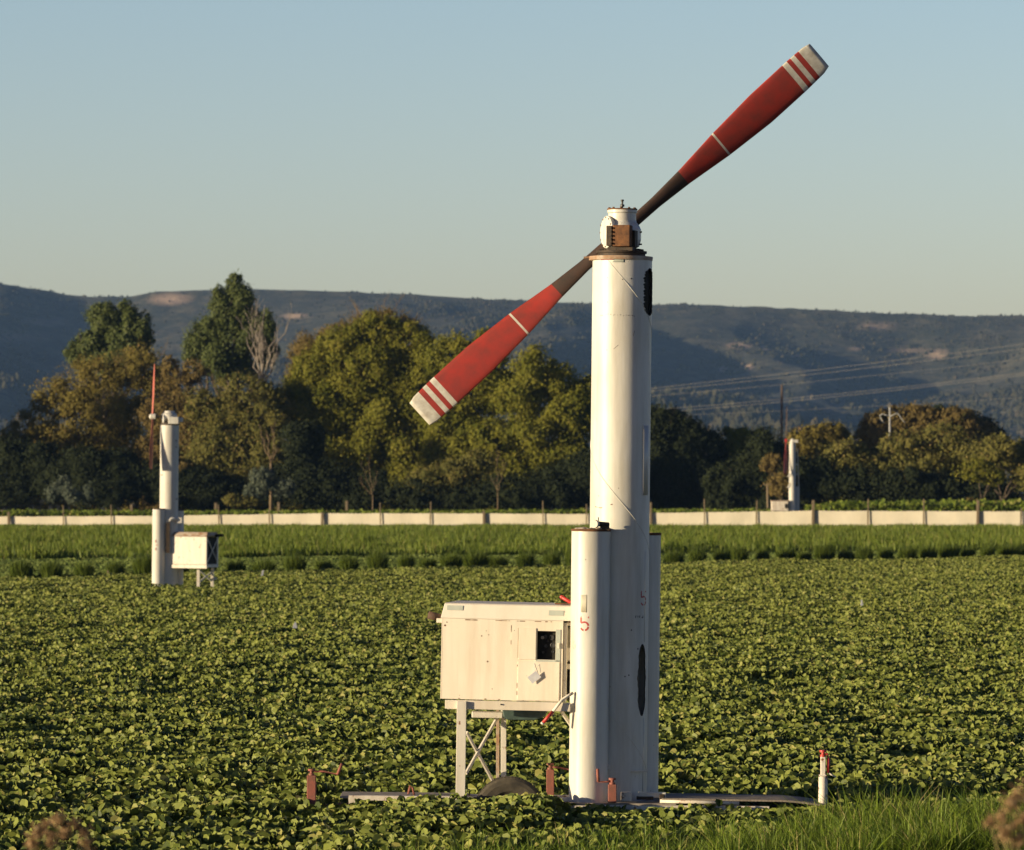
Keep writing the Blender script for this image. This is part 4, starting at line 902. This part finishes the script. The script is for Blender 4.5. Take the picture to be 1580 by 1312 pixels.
for (x_, t_, yt) in posts:
    if t_ < 2: yt = max(yt, 779) if x_ < 500 else yt
    a_ = W(x_, yt, fd(x_) - .12) - fl_; b_ = W(x_, 820, fd(x_) - .12) - fl_; b_.z = -fl_.z
    lean_ = rnd.uniform(-.06, .06); wv = .11 if t_ < 2 else .25
    mb = MB(); mb.bar((b_.x, b_.y - wv / 2, b_.z), (a_.x + lean_, a_.y - wv / 2, a_.z), wv, wv); mb.build('post', M['wood'], fence, bevel=.02)
for (p0, p1) in zip(posts, posts[1:]):
    xa, xb = p0[0], p1[0]; gap = 2.2 if p0[1] > 2 else .8
    n_ = 26; tops, bots = [], []
    for i in range(n_ + 1):
        f = i / n_; x_ = xa + gap + (xb - xa - gap - 1) * f
        sag = 1.5 * math.sin(math.pi * f) * rnd.uniform(.25, 1) * .6
        q = W(x_, topy(x_) + sag + rnd.uniform(-.15, .15), fd(x_)); yy = q.y - fl_.y + .02 * math.sin(f * 9 + xa)
        tops.append((q.x - fl_.x, yy, q.z - fl_.z)); bots.append((q.x - fl_.x, yy + .05, -fl_.z + .02))
    vs = tops + bots + [(x_, y_ + .02, z_) for x_, y_, z_ in tops + bots]; q = n_ + 1; fs = []
    for i in range(n_):
        fs += [(q + i, q + i + 1, i + 1, i), (2 * q + i, 2 * q + i + 1, 3 * q + i + 1, 3 * q + i), (i, i + 1, 2 * q + i + 1, 2 * q + i), (q + i + 1, q + i, 3 * q + i, 3 * q + i + 1)]
    fs += [(0, 2 * q, 3 * q, q), (q - 1, 2 * q - 1, 4 * q - 1, 3 * q - 1)]
    mb = MB(); mb.add(vs, fs, 0, False); mb.build('sheet_panel', M['sheet'], fence)
# separate short posts in the strip behind the fence, and a T-shaped post
for i, (x_, yt, lab) in enumerate(((3, 788, 'short pale post behind the fence at the far left edge'), (203, 779, 'short pale post behind the fence left of the smaller wind machine'), (333, 777, 'short pale post behind the fence right of the smaller wind machine'),
                       (430, 776, 'short pale post behind the fence under the bare tree'), (535, 774, 'short pale post behind the fence left of the pale leaning sapling'))):
    q = W(x_, yt, 464); mb = MB(); mb.bar((0, 0, 0), (0, 0, q.z), .26, .26); mb.box((0, 0, q.z + .03), (.3, .3, .06)); o = mb.build('short_post', M['wood'], bevel=.03); o.location = (q.x, q.y, 0); tag(o, lab, 'post', 'short posts behind the fence')
q = W(1184, 748, 466); tp_ = empty('signal_post', (q.x, q.y, 0), 'thin wooden T-shaped post beside the distant wind machine', 'post')
mb = MB(); mb.tube([(.12, 0, 0), (.05, 0, q.z * .5), (0, 0, q.z - .05)], [.13, .12, .10], 8); mb.build('shaft', M['wood'], tp_)
mb = MB(); mb.bar((-.42, 0, q.z), (.42, 0, q.z + .05), .12, .09); mb.build('crossbar', M['wood'], tp_)

# low crop strip just behind the fence
n = 60000; px = CX + (rng.random(n) - .5) * 1580 * 1.15; y = 456 - 34 * px / 1580 + 34 * rng.random(n) ** 1.3; x = (px - CX) * y / F
kk = (fbm(x / 2.0, y / 6, 44, 2) + .15 * rng.random(n) > np.interp(px, [0, 1150, 1300], [.56, .50, .1])) & ~((px > 1186) & (px < 1242) & (y < 482)); x, y, px = x[kk], y[kk], px[kk]; n = len(x)
hh = np.interp(px, [0, 600, 1200, 1300, 1600], [1.45, 1.5, 1.7, 2.5, 2.6]) * (.72 + .4 * fbm(x / 1.1, y, 4, 2))
z = hh * (1 - .5 * rng.random(n) ** 1.5)
o = cards('far_crop_strip', np.stack([x, y, z], -1), rng.normal(size=(n, 3)) * .8 + SD * .5 + np.array([0, 0, .3]), .38 * (.6 + .6 * rng.random(n)), TUFT, M['tall'], rng.random(n))
tag(o, 'row of bushy green crop plants just behind the white fence', 'crop strip', kind='stuff')

# ------------------------------------------------------------------ trees
M['euc'] = leafmat('eucalyptus_leaves', (.06, .085, .024), (.12, .145, .042), None, .3, .5)
M['gold'] = leafmat('golden_willow_leaves', (.16, .135, .035), (.26, .215, .055), (.28, .18, .06), .35, .6)
M['olive'] = leafmat('olive_willow_leaves', (.10, .11, .028), (.20, .18, .05), (.26, .19, .07), .3, .6)
M['fresh'] = leafmat('fresh_green_leaves', (.09, .11, .013), (.215, .205, .03), (.26, .22, .05), .3, .55)
M['darkg'] = leafmat('evergreen_and_shade_leaves', (.014, .020, .009), (.028, .036, .016), None, .05, .8)  # evergreens; for the understorey, shadow under the trees is put into this near-black colour
M['sage'] = leafmat('grey_sage_leaves', (.06, .08, .06), (.12, .14, .10), None, .15, .7)
M['brown'] = leafmat('brown_olive_leaves', (.13, .10, .035), (.21, .155, .055), (.09, .10, .03), .3, .6)
PIX = {}
def limb(mb, p, q, r0, r1, n=7, jit=.06):
    p, q = Vector(p), Vector(q); L = (q - p).length; pts = []; rs = []
    for i in range(n + 1):
        f = i / n; o_ = Vector((rnd.uniform(-1, 1), rnd.uniform(-1, 1), rnd.uniform(-.3, .3))) * L * jit * math.sin(math.pi * f) ** .5
        pts.append(p.lerp(q, f) + o_); rs.append(r0 + (r1 - r0) * f)
    mb.tube(pts, rs, 7); return pts
def tree(name, px, D, lobes, mat, label, leaf=.34, dens=1.0, cat='tree', group=None, trunk=True, rough=.40, barkm=None, sub=30, hang=0.0, depth=.9, skirt=None, sdens=.6):
    """lobes: (px, py, rx, ry) outline masses at distance D (+ optional depth shift)"""
    D += (400 - px) * .045; leaf *= .74
    base = Vector(((px - CX) * D / F, D, 0)); root = empty(name, base, label, cat, group)
    C, Nn, S, Vv = [], [], [], []
    mb = MB(); L = []
    if skirt is None: skirt = (group == 'trees behind the fence' and trunk and 500 < D < 585)
    if skirt:
        xa, xb = min(l[0] - l[2] * .6 for l in lobes), max(l[0] + l[2] * .6 for l in lobes); yb = max(l[1] + l[3] * .3 for l in lobes)
        yy_ = yb
        while yy_ < 785:
            xs_ = xa + 16
            while xs_ < xb: lobes = lobes + [(xs_ + rnd.uniform(-6, 6), yy_ + rnd.uniform(-6, 6), 30, 27)]; xs_ += 32
            yy_ += 32
    for lb in lobes:
        lx_, ly_, rx, ry = lb[:4]; dd = lb[4] if len(lb) > 4 else rnd.uniform(-.3, .3) * rx * D / F
        c_ = W(lx_, ly_, D + dd) - base; rxm, rzm = rx * D / F, ry * D / F; L.append((c_, rxm, rzm))
        # sub clumps scattered over and inside the lobe
        nsub = int(sub * max(1, (rxm * rzm / 9.0)) ** .8)
        dirs = rng.normal(size=(nsub, 3)); dirs /= np.linalg.norm(dirs, axis=1, keepdims=True)
        rad = (.38 + .58 * rng.random(nsub) ** .7)[:, None]
        cc = dirs * rad * np.array([rxm, rxm * depth, rzm]) + np.array(c_)
        sr = (rough * (.45 + .95 * rng.random(nsub) ** 1.3)) * min(rxm, rzm)
        for j in range(nsub):
            area = 4 * math.pi * sr[j] ** 2; nl = max(12, int(dens * 1.25 * area / (leaf * leaf)))
            dj = rng.normal(size=(nl, 3)); dj /= np.linalg.norm(dj, axis=1, keepdims=True)
            q = dj * (sr[j] * (.30 + .55 * rng.random(nl) ** .6 + .22 * np.abs(rng.normal(size=nl))))[:, None] * np.array([1, 1, .85 + hang])
            q[:, 2] -= hang * np.abs(q[:, 0]) * .5
            C.append(cc[j] + q); Nn.append(dj + rng.normal(size=(nl, 3)) * .55 + dirs[j] * .5 + SD * .6); S.append(leaf * (.6 + .7 * rng.random(nl)))
            Vv.append(np.clip(rng.random(nl) * .55 + .45 * rng.random(), 0, 1))
        # loose outer leaves that knit the clumps together, thinner towards the ragged edge
        nf = int(dens * .9 * 4 * math.pi * rxm * rzm / (leaf * leaf)); df = rng.normal(size=(nf, 3)); df /= np.linalg.norm(df, axis=1, keepdims=True)
        rr = (.86 + .16 * rng.normal(size=nf)) * (.88 + .3 * vnoise(df[:, 0] * 3 + lx_, df[:, 2] * 3 + ly_, 5))
        C.append(df * rr[:, None] * np.array([rxm, rxm * depth, rzm]) + np.array(c_)); Nn.append(df * .6 + rng.normal(size=(nf, 3)) * .6 + SD * .6)
        S.append(leaf * (.5 + .6 * rng.random(nf))); Vv.append(rng.random(nf))
    C = np.concatenate(C); kz = C[:, 2] > .05; 
    cards('crown', C[kz], np.concatenate(Nn)[kz], np.concatenate(S)[kz], TUFT, mat, np.concatenate(Vv)[kz], root)
    if trunk:
        top = max(l[0].z + .3 * l[2] for l in L); r0 = .018 * top + .06; fork = Vector((0, 0, top * .28))
        mb.tube([(0, 0, -.2), (0, 0, .3), fork * .5 + Vector((.1, 0, 0)), fork], [r0 * 1.5, r0 * 1.1, r0, r0 * .85], 9)
        for (c_, a_, b_) in L[:10]:
            pts = limb(mb, fork, c_ + Vector((0, 0, b_ * .3)), r0 * .5, r0 * .10)
            for q in range(4):
                st = pts[rnd.randint(3, 6)]; limb(mb, st, c_ + Vector((rnd.uniform(-.8, .8) * a_, rnd.uniform(-.6, .6) * a_, rnd.uniform(-.2, .85) * b_)), r0 * .16, r0 * .04, 5)
        mb.build('trunk', barkm or M['bark'], root)
    return root
def bare_tree(name, px, D, tips, label, mat, r0=.2, fork=720, twigs=3, cat='tree', group=None, base_py=None):
    D += (400 - px) * .045
    base = Vector(((px - CX) * D / F, D, 0)); root = empty(name, base, label, cat, group); mb = MB(); fk = W(px, fork, D) - base
    mb.tube([(0, 0, -.1), fk * .5, fk], [r0 * 1.3, r0, r0 * .8], 8); mb.build('trunk', mat, root); mb = MB()
    def grow(p, q, r, lvl):
        pts = limb(mb, p, q, r, r * .25, 7, .05)
        if lvl <= 0: return
        for i in range(twigs):
            s_ = pts[rnd.randint(2, 6)]; d = (Vector(q) - Vector(p)); L = d.length * rnd.uniform(.25, .5)
            e = s_ + (d.normalized() + Vector((rnd.uniform(-.7, .7), rnd.uniform(-.5, .5), rnd.uniform(0, .5)))).normalized() * L
            grow(s_, e, r * .42, lvl - 1)
    for (x_, y_) in tips: grow(fk, W(x_, y_, D) - base + Vector((0, rnd.uniform(-1.5, 1.5), 0)), r0 * .55, 3)
    mb.build('branches', mat, root); return root

ge = 'trees behind the fence'
tree('eucalyptus_tree', 170, 575, [(150, 488, 20, 20), (165, 500, 26, 30), (195, 482, 16, 18), (205, 505, 24, 26), (222, 520, 14, 26), (185, 530, 40, 26), (120, 545, 20, 16), (140, 530, 26, 20), (170, 560, 50, 30)], M['euc'], 'many-lobed dark eucalyptus above the golden willow at the far left', .36, group=ge, hang=.3)
tree('eucalyptus_tree', 350, 570, [(362, 438, 12, 18), (340, 462, 17, 20), (372, 462, 20, 24), (350, 490, 32, 28), (312, 515, 26, 24), (385, 500, 24, 30), (345, 530, 50, 34), (410, 510, 18, 30), (300, 540, 18, 22), (412, 545, 16, 22), (350, 565, 48, 26), (345, 640, 14, 30)], M['euc'], 'tallest pointed eucalyptus, standing left of the bare pale tree', .34, group=ge, hang=.3)
tree('willow_tree', 150, 545, [(150, 580, 52, 34), (215, 570, 44, 36), (95, 615, 44, 36), (55, 660, 42, 34), (165, 640, 72, 44), (245, 600, 32, 34), (110, 690, 70, 36), (200, 690, 60, 40), (15, 680, 40, 26)], M['gold'], 'broad golden orange willow on the left below the many-lobed eucalyptus', .32, .95, group=ge, rough=.30, sub=22, barkm=M['twig'])
tree('willow_tree', 262, 535, [(262, 570, 16, 22), (278, 600, 26, 32), (290, 650, 40, 40), (250, 640, 34, 36), (265, 700, 44, 40), (300, 575, 22, 20)], M['brown'], 'brownish willow behind the smaller wind machine tower', .32, .6, group=ge, rough=.3, barkm=M['twig'])
tree('willow_tree', 365, 528, [(375, 600, 46, 24), (340, 640, 46, 36), (400, 640, 50, 40), (330, 690, 46, 36), (400, 700, 60, 40), (420, 610, 26, 22), (305, 625, 22, 28)], M['olive'], 'rounded olive green willow right of the smaller wind machine', .32, .8, group=ge, rough=.3)
tree('poplar_tree', 560, 540, [(580, 512, 40, 28), (530, 532, 40, 28), (630, 530, 42, 30), (490, 570, 42, 36), (560, 570, 60, 40), (640, 580, 56, 44), (500, 630, 60, 44), (600, 640, 64, 48), (540, 700, 70, 44), (640, 700, 50, 44), (460, 600, 26, 30)], M['fresh'], 'broad yellow-green tree in the middle with a brownish twiggy top', .33, .9, group=ge)
tree('poplar_tree', 570, 548, [(580, 498, 44, 18), (520, 515, 36, 16), (625, 508, 36, 18), (470, 542, 28, 20), (600, 492, 40, 16), (550, 502, 34, 18)], M['brown'], 'brown twiggy top of a nearly leafless tree above the middle yellow-green tree', .24, .5, group=ge, rough=.4, barkm=M['twig'])
tree('oak_tree', 725, 536, [(700, 550, 42, 36), (750, 545, 42, 32), (730, 600, 60, 44), (690, 640, 46, 40), (770, 600, 36, 36), (720, 690, 56, 44)], M['fresh'], 'green oak right of the middle tree, behind the low propeller blade', .32, .85, group=ge)
tree('oak_tree', 830, 532, [(825, 570, 34, 32), (860, 600, 38, 36), (800, 615, 40, 38), (880, 650, 40, 44), (820, 670, 50, 36), (765, 680, 34, 32), (800, 720, 50, 34), (870, 715, 50, 44), (905, 615, 26, 40)], M['fresh'], 'dark green oak with yellow-green lit clumps just left of the big tower', .33, .85, group=ge)
tree('shrub', 715, 519, [(700, 735, 40, 26), (740, 720, 34, 26), (660, 740, 36, 24)], M['olive'], 'low olive shrub at the foot of the middle trees', .28, .8, 'shrub', group='shrubs at the foot of the trees', trunk=False)
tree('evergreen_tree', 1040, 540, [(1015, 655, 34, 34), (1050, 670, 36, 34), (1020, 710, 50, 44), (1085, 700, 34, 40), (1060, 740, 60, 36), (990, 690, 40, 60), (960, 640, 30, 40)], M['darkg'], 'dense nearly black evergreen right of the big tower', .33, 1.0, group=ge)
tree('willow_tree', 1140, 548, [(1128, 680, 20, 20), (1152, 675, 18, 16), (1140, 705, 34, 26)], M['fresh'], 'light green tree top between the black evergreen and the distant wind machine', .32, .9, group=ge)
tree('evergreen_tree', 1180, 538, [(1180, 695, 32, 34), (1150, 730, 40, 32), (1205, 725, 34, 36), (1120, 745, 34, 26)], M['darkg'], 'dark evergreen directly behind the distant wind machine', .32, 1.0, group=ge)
tree('willow_tree', 1205, 530, [(1205, 745, 26, 22), (1190, 715, 16, 14)], M['brown'], 'small brownish willow left of the distant wind machine tower', .28, .6, group=ge)
tree('round_tree', 1282, 572, [(1283, 668, 24, 18), (1270, 680, 18, 14), (1296, 678, 18, 14), (1240, 680, 16, 12)], M['gold'], 'small rounded golden tree top right of the distant wind machine', .34, .9, group=ge)
tree('cypress_tree', 1400, 572, [(1360, 655, 32, 22), (1400, 645, 40, 22), (1345, 668, 22, 22), (1430, 650, 40, 24), (1470, 648, 36, 22), (1500, 662, 28, 20), (1450, 670, 60, 22), (1515, 672, 20, 14)], M['brown'], 'big brown-olive domed tree behind the white cross-armed utility pole', .38, 1.0, group=ge)
tree('cypress_tree', 1475, 622, [(1460, 642, 40, 16), (1495, 655, 34, 22), (1520, 670, 20, 14)], M['darkg'], 'dark crown with shade painted into its leaves at the right shoulder of the big domed tree', .36, 1.0, group=ge)  # the dome's shaded side, its shade given by the dark leaf colour
tree('willow_tree', 1310, 545, [(1300, 702, 40, 22), (1340, 715, 46, 26), (1270, 715, 28, 22)], M['olive'], 'olive willow below the small rounded golden tree', .32, .8, group=ge)
tree('willow_tree', 1430, 550, [(1400, 690, 40, 26), (1455, 680, 40, 28), (1490, 700, 38, 28), (1420, 720, 56, 26), (1380, 700, 30, 24)], M['olive'], 'wide olive willow in front of the big domed tree', .32, .85, group=ge, rough=.3)
tree('willow_tree', 1545, 545, [(1540, 695, 34, 24), (1575, 705, 34, 26), (1520, 715, 34, 26), (1590, 730, 40, 30), (1620, 700, 40, 30)], M['olive'], 'olive willow at the right edge of the photo', .32, .85, group=ge)
tree('willow_tree', 1515, 536, [(1505, 728, 32, 18), (1530, 735, 26, 14)], M['fresh'], 'low fresh green willow below the wide olive willow', .3, .8, group=ge)
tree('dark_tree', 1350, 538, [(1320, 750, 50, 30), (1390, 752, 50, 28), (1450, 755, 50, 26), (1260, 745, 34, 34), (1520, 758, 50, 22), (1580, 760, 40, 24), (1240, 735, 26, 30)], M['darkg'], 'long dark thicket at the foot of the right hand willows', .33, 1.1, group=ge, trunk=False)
sg = 'shrubs at the foot of the trees'
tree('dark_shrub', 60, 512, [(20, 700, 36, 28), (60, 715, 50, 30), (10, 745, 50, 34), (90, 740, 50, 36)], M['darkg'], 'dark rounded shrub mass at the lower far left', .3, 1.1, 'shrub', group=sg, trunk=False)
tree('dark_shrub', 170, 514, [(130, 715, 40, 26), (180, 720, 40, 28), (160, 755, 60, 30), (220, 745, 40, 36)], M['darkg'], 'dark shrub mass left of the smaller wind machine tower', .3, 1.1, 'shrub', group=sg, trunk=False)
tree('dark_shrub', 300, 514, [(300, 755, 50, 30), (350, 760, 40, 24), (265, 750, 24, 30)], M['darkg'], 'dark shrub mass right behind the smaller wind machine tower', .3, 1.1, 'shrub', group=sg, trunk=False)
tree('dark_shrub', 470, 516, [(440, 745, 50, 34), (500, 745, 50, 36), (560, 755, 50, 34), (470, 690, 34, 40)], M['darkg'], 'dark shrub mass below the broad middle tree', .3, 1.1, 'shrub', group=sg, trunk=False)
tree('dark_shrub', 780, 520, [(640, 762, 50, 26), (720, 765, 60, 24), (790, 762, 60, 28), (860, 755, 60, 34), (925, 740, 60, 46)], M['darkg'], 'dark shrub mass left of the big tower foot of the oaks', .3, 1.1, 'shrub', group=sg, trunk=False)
tree('sage_shrub', 90, 498, [(82, 760, 12, 14), (98, 752, 12, 18), (110, 765, 14, 12), (135, 762, 10, 18)], M['sage'], 'grey-green upright shrub in front of the dark shrubs at the left', .24, .7, 'shrub', group=sg, trunk=False, rough=.45)
tree('sage_shrub', 410, 500, [(405, 742, 18, 18), (435, 752, 22, 16), (395, 760, 20, 12)], M['sage'], 'grey-green shrub below the bare pale tree', .24, .7, 'shrub', group=sg, trunk=False, rough=.45)
tree('olive_shrub', 365, 497, [(360, 772, 18, 10), (385, 775, 16, 8)], M['olive'], 'small brown-olive shrub by the fence right of the smaller wind machine', .24, .8, 'shrub', group=sg, trunk=False)
tree('dry_shrub', 1500, 486, [(1498, 772, 5, 4), (1504, 775, 3, 3)], M['brown'], 'tiny dry brown bush above the far crop strip at the right', .2, .8, 'shrub', group=sg, trunk=False)
# trees outside the left edge of the picture, whose shade falls on the lower trees
tree('eucalyptus_tree', -230, 505, [(-230, 560, 60, 60), (-260, 640, 70, 60), (-200, 650, 70, 60), (-230, 720, 80, 50)], M['euc'], 'tall eucalyptus standing just outside the left edge of the photo', .6, .6, group=ge)
tree('eucalyptus_tree', -90, 530, [(-90, 640, 50, 50), (-120, 700, 60, 50), (-60, 700, 50, 50)], M['olive'], 'olive tree just outside the left edge of the photo', .6, .6, group=ge)
bt = 'bare trees among the willows'
bare_tree('bare_tree', 405, 545, [(385, 500), (396, 478), (408, 470), (425, 512), (443, 500), (402, 520), (432, 540), (380, 520)], 'bare pale tree with forked branches right of the tallest eucalyptus', M['palebark'], .22, 600, 3, group=bt)
bare_tree('bare_tree', 418, 510, [(400, 655), (425, 650), (412, 670), (430, 690)], 'reddish bare branching shrub trunk under the olive willow', M['twig'], .16, 715, 2, group=bt)
bare_tree('bare_tree', 575, 506, [(560, 722), (568, 712), (555, 745), (580, 735)], 'pale leaning sapling in front of the dark middle shrubs', M['twig'], .06, 765, 3, group=bt)
bare_tree('bare_tree', 480, 546, [(455, 530), (470, 520), (490, 522), (505, 515), (462, 545)], 'leafless twiggy tree top at the left shoulder of the middle tree', M['twig'], .2, 600, 4, group=bt)
bare_tree('bare_tree', 590, 550, [(560, 482), (580, 474), (600, 480), (625, 485), (545, 495), (640, 500)], 'leafless twigs rising over the middle tree top', M['twig'], .2, 570, 4, group=bt)
bare_tree('bare_tree', 150, 556, [(120, 580), (150, 550), (175, 556), (205, 548), (95, 600), (235, 560)], 'leafless twigs rising through the golden willow', M['twig'], .22, 650, 4, group=bt)
bare_tree('bare_tree', 768, 512, [(755, 730), (768, 700), (780, 712)], 'thin pale trunk below the lit oak clumps', M['twig'], .06, 760, 3, group=bt)

# ------------------------------------------------------------------ poles and power cables
q = W(1206, 594, 620); mb = MB(); mb.tube([(-.1, 0, 0), (0, 0, q.z * .5), (.05, 0, q.z)], [.24, .2, .14], 10)
for z_ in (q.z * .8, q.z * .9, q.z * .97): mb.box((.0, 0, z_), (.42, .1, .08))
o = mb.build('utility_pole', M['polewood']); o.location = (q.x, q.y, 0); tag(o, 'tall bare brown wooden pole rising behind the distant wind machine', 'utility pole')
q = W(1373, 628, 512); up = empty('utility_pole', (q.x, q.y, 0), 'white utility pole with two drooping curved arms before the domed tree', 'utility pole')
s_ = 512 / F; mb = MB(); mb.tube([(0, 0, 0), (0, 0, q.z)], [.17, .10], 12); mb.build('pole', M['galv'], up)
for sg_, pts in ((-1, [(0, 15), (-6, 12.5), (-12, 11), (-15, 13), (-14.5, 17), (-12, 21), (-9, 25)]), (1, [(0, 15), (6, 12), (11, 10), (14, 12), (17, 17), (21, 22), (24, 25)])):
    mb = MB(); mb.tube([(a * s_, -.1, q.z - b * s_) for a, b in pts], [.06, .06, .06, .05, .05, .045, .04], 8); mb.build('curved_arm', M['galv'], up)
q = W(1233, 657, 760); up = empty('utility_pole', (q.x, q.y, 0), 'small dark distant pole with crossarms above the trees, right of the distant wind machine', 'utility pole'); s_ = 760 / F
mb = MB(); mb.tube([(0, 0, 0), (0, 0, q.z)], [.2, .13], 8); mb.build('pole', M['polewood'], up)
mb = MB(); mb.bar((-8 * s_, 0, q.z - 3 * s_), (8 * s_, 0, q.z - 3 * s_), .15, .12); mb.bar((-5 * s_, 0, q.z - 7 * s_), (5 * s_, 0, q.z - 7 * s_), .15, .12); mb.build('crossarm', M['polewood'], up)
cb = 'power cables crossing in front of the hills'
for i, (pa, pb, sag, r_, lab) in enumerate((((960, 604), (1700, 515), 3, .020, 'topmost power cable against the hills at the right'), ((960, 608), (1700, 522), 4, .020, 'second power cable from the top, close under the topmost'),
                                ((960, 615), (1700, 540), 4, .015, 'faint middle power cable between the upper pair and the lower pair'), ((960, 636), (1700, 560), 6, .020, 'upper cable of the lower pair of power cables'),
                                ((960, 641), (1700, 563), 6, .020, 'lower cable of the lower pair of power cables'), ((960, 644), (1700, 606), 3, .012, 'lowest thin power cable just above the trees'))):
    pts = []
    for j in range(41):
        f = j / 40; D_ = 700 - 40 * f; pts.append(W(pa[0] + (pb[0] - pa[0]) * f, pa[1] + (pb[1] - pa[1]) * f + sag * 4 * f * (1 - f), D_))
    o0 = pts[0]; mb = MB(); mb.tube([p_ - o0 for p_ in pts], r_, 5); o = mb.build('power_cable', M['cable']); o.location = o0; tag(o, lab, 'power cable', cb)

# ------------------------------------------------------------------ small things in the field
def scrap(px_, py_, D_, pts, name, label, mat, cat):
    q = W(px_, py_, D_); mb = MB(); s_ = D_ / F
    mb.prism([(a * s_, -b * s_) for a, b in pts], -.01, .01); o = mb.build(name, mat); o.location = q; o.rotation_euler = (R(-8), 0, R(12)); return tag(o, label, cat, 'white scraps in the field')
scrap(455, 965, 108, [(-3.5, 4), (3.5, 4.5), (3, -1), (1, -6), (-2, -1)], 'plastic_scrap', 'white plastic scrap in the bean leaves left of the engine box', M['rag'], 'scrap')
scrap(405, 884, 176, [(-2.5, 5), (1, 4), (2.5, -4), (0, -4)], 'marker_flag', 'small white marker flag at the grass clumps right of the smaller wind machine', M['rag'], 'flag')
scrap(1329, 930, 132, [(-1.5, 5), (2.5, 4), (1, -5), (-.5, -4)], 'marker_flag', 'small pale marker flag in the beans right of the big tower', M['rag'], 'flag')
q = W(168, 880, 181); mb = MB(); mb.bar((.05, 0, 0), (-.05, 0, q.z), .05, .05); o = mb.build('marker_stake', M['wood']); o.location = (q.x, q.y, 0); tag(o, 'pale wooden stake at the crop edge left of the smaller wind machine', 'stake')
# dead weeds close to the camera, out of focus
M['dead'] = leafmat('dead_flower_heads', (.30, .19, .095), (.46, .31, .17), (.5, .4, .25), .3, .8)
M['deadstem'] = simple('dead_stem', (.22, .15, .07), (.14, .16, .05), 12, .9, .2)
def weed(px_, D_, heads, label):
    gz0 = float(gz(0, D_)); base = Vector(((px_ - CX) * D_ / F, D_, gz0)); root = empty('dead_weed', base, label, 'weed', 'dead weeds close to the camera')
    mb = MB(); C, Nn = [], []; fk = W(px_, 1420, D_) - base
    mb.tube([(0, 0, -.02), fk * .5, fk], .007, 7)
    for (x_, y_, r_) in heads:
        c_ = W(x_, y_, D_) - base + Vector((0, rnd.uniform(-.04, .04), 0)); mid = fk.lerp(c_, .5) + Vector((rnd.uniform(-.01, .01), 0, .01)); mb.tube([fk, mid, c_], [.005, .004, .003], 6)
        rr = r_ * 1.0 * D_ / F * rnd.uniform(.6, 1.3); n_ = 230; d = rng.normal(size=(n_, 3)); d /= np.linalg.norm(d, axis=1, keepdims=True)
        C.append(np.array(c_) + d * rr * np.abs(rng.normal(size=(n_, 1))) * .75 * np.array([1.1, 1, .9 + .5 * rnd.random()])); Nn.append(d + rng.normal(size=(n_, 3)) * .6)
    C = np.concatenate(C); cards('flower_heads', C, np.concatenate(Nn), .009 * (.6 + .8 * rng.random(len(C))), TUFT, M['dead'], rng.random(len(C)), root)
    mb.build('stem', M['deadstem'], root)
weed(1560, 15.5, [(1570, 1228, 14), (1590, 1225, 16), (1560, 1240, 10), (1528, 1268, 13), (1545, 1262, 8), (1560, 1275, 15), (1580, 1262, 14), (1570, 1295, 14), (1548, 1285, 9), (1595, 1290, 18)], 'brown dead flower heads, blurred, at the lower right corner')
weed(85, 17.5, [(70, 1272, 10), (92, 1265, 9), (58, 1285, 11), (100, 1285, 11), (80, 1295, 13), (130, 1285, 9), (135, 1300, 11), (50, 1302, 10), (115, 1270, 7)], 'brown dead flower heads, blurred, at the lower left corner')

# ------------------------------------------------------------------ haze
m = bpy.data.materials.new('pale_haze'); m.use_nodes = True; t = m.node_tree; t.nodes.remove(t.nodes['Principled BSDF'])
pv = t.nodes.new('ShaderNodeVolumePrincipled'); pv.inputs['Color'].default_value = (.28, .50, .92, 1); pv.inputs['Density'].default_value = 4.0e-5; pv.inputs['Anisotropy'].default_value = 0.0
t.links.new(pv.outputs[0], t.nodes['Material Output'].inputs['Volume'])
mb = MB(); mb.box((0, 4400, 149), (14000, 9900, 310)); hz_o = mb.build('haze', m); tag(hz_o, 'thin bluish air haze over the fields and hills', 'haze', kind='stuff')
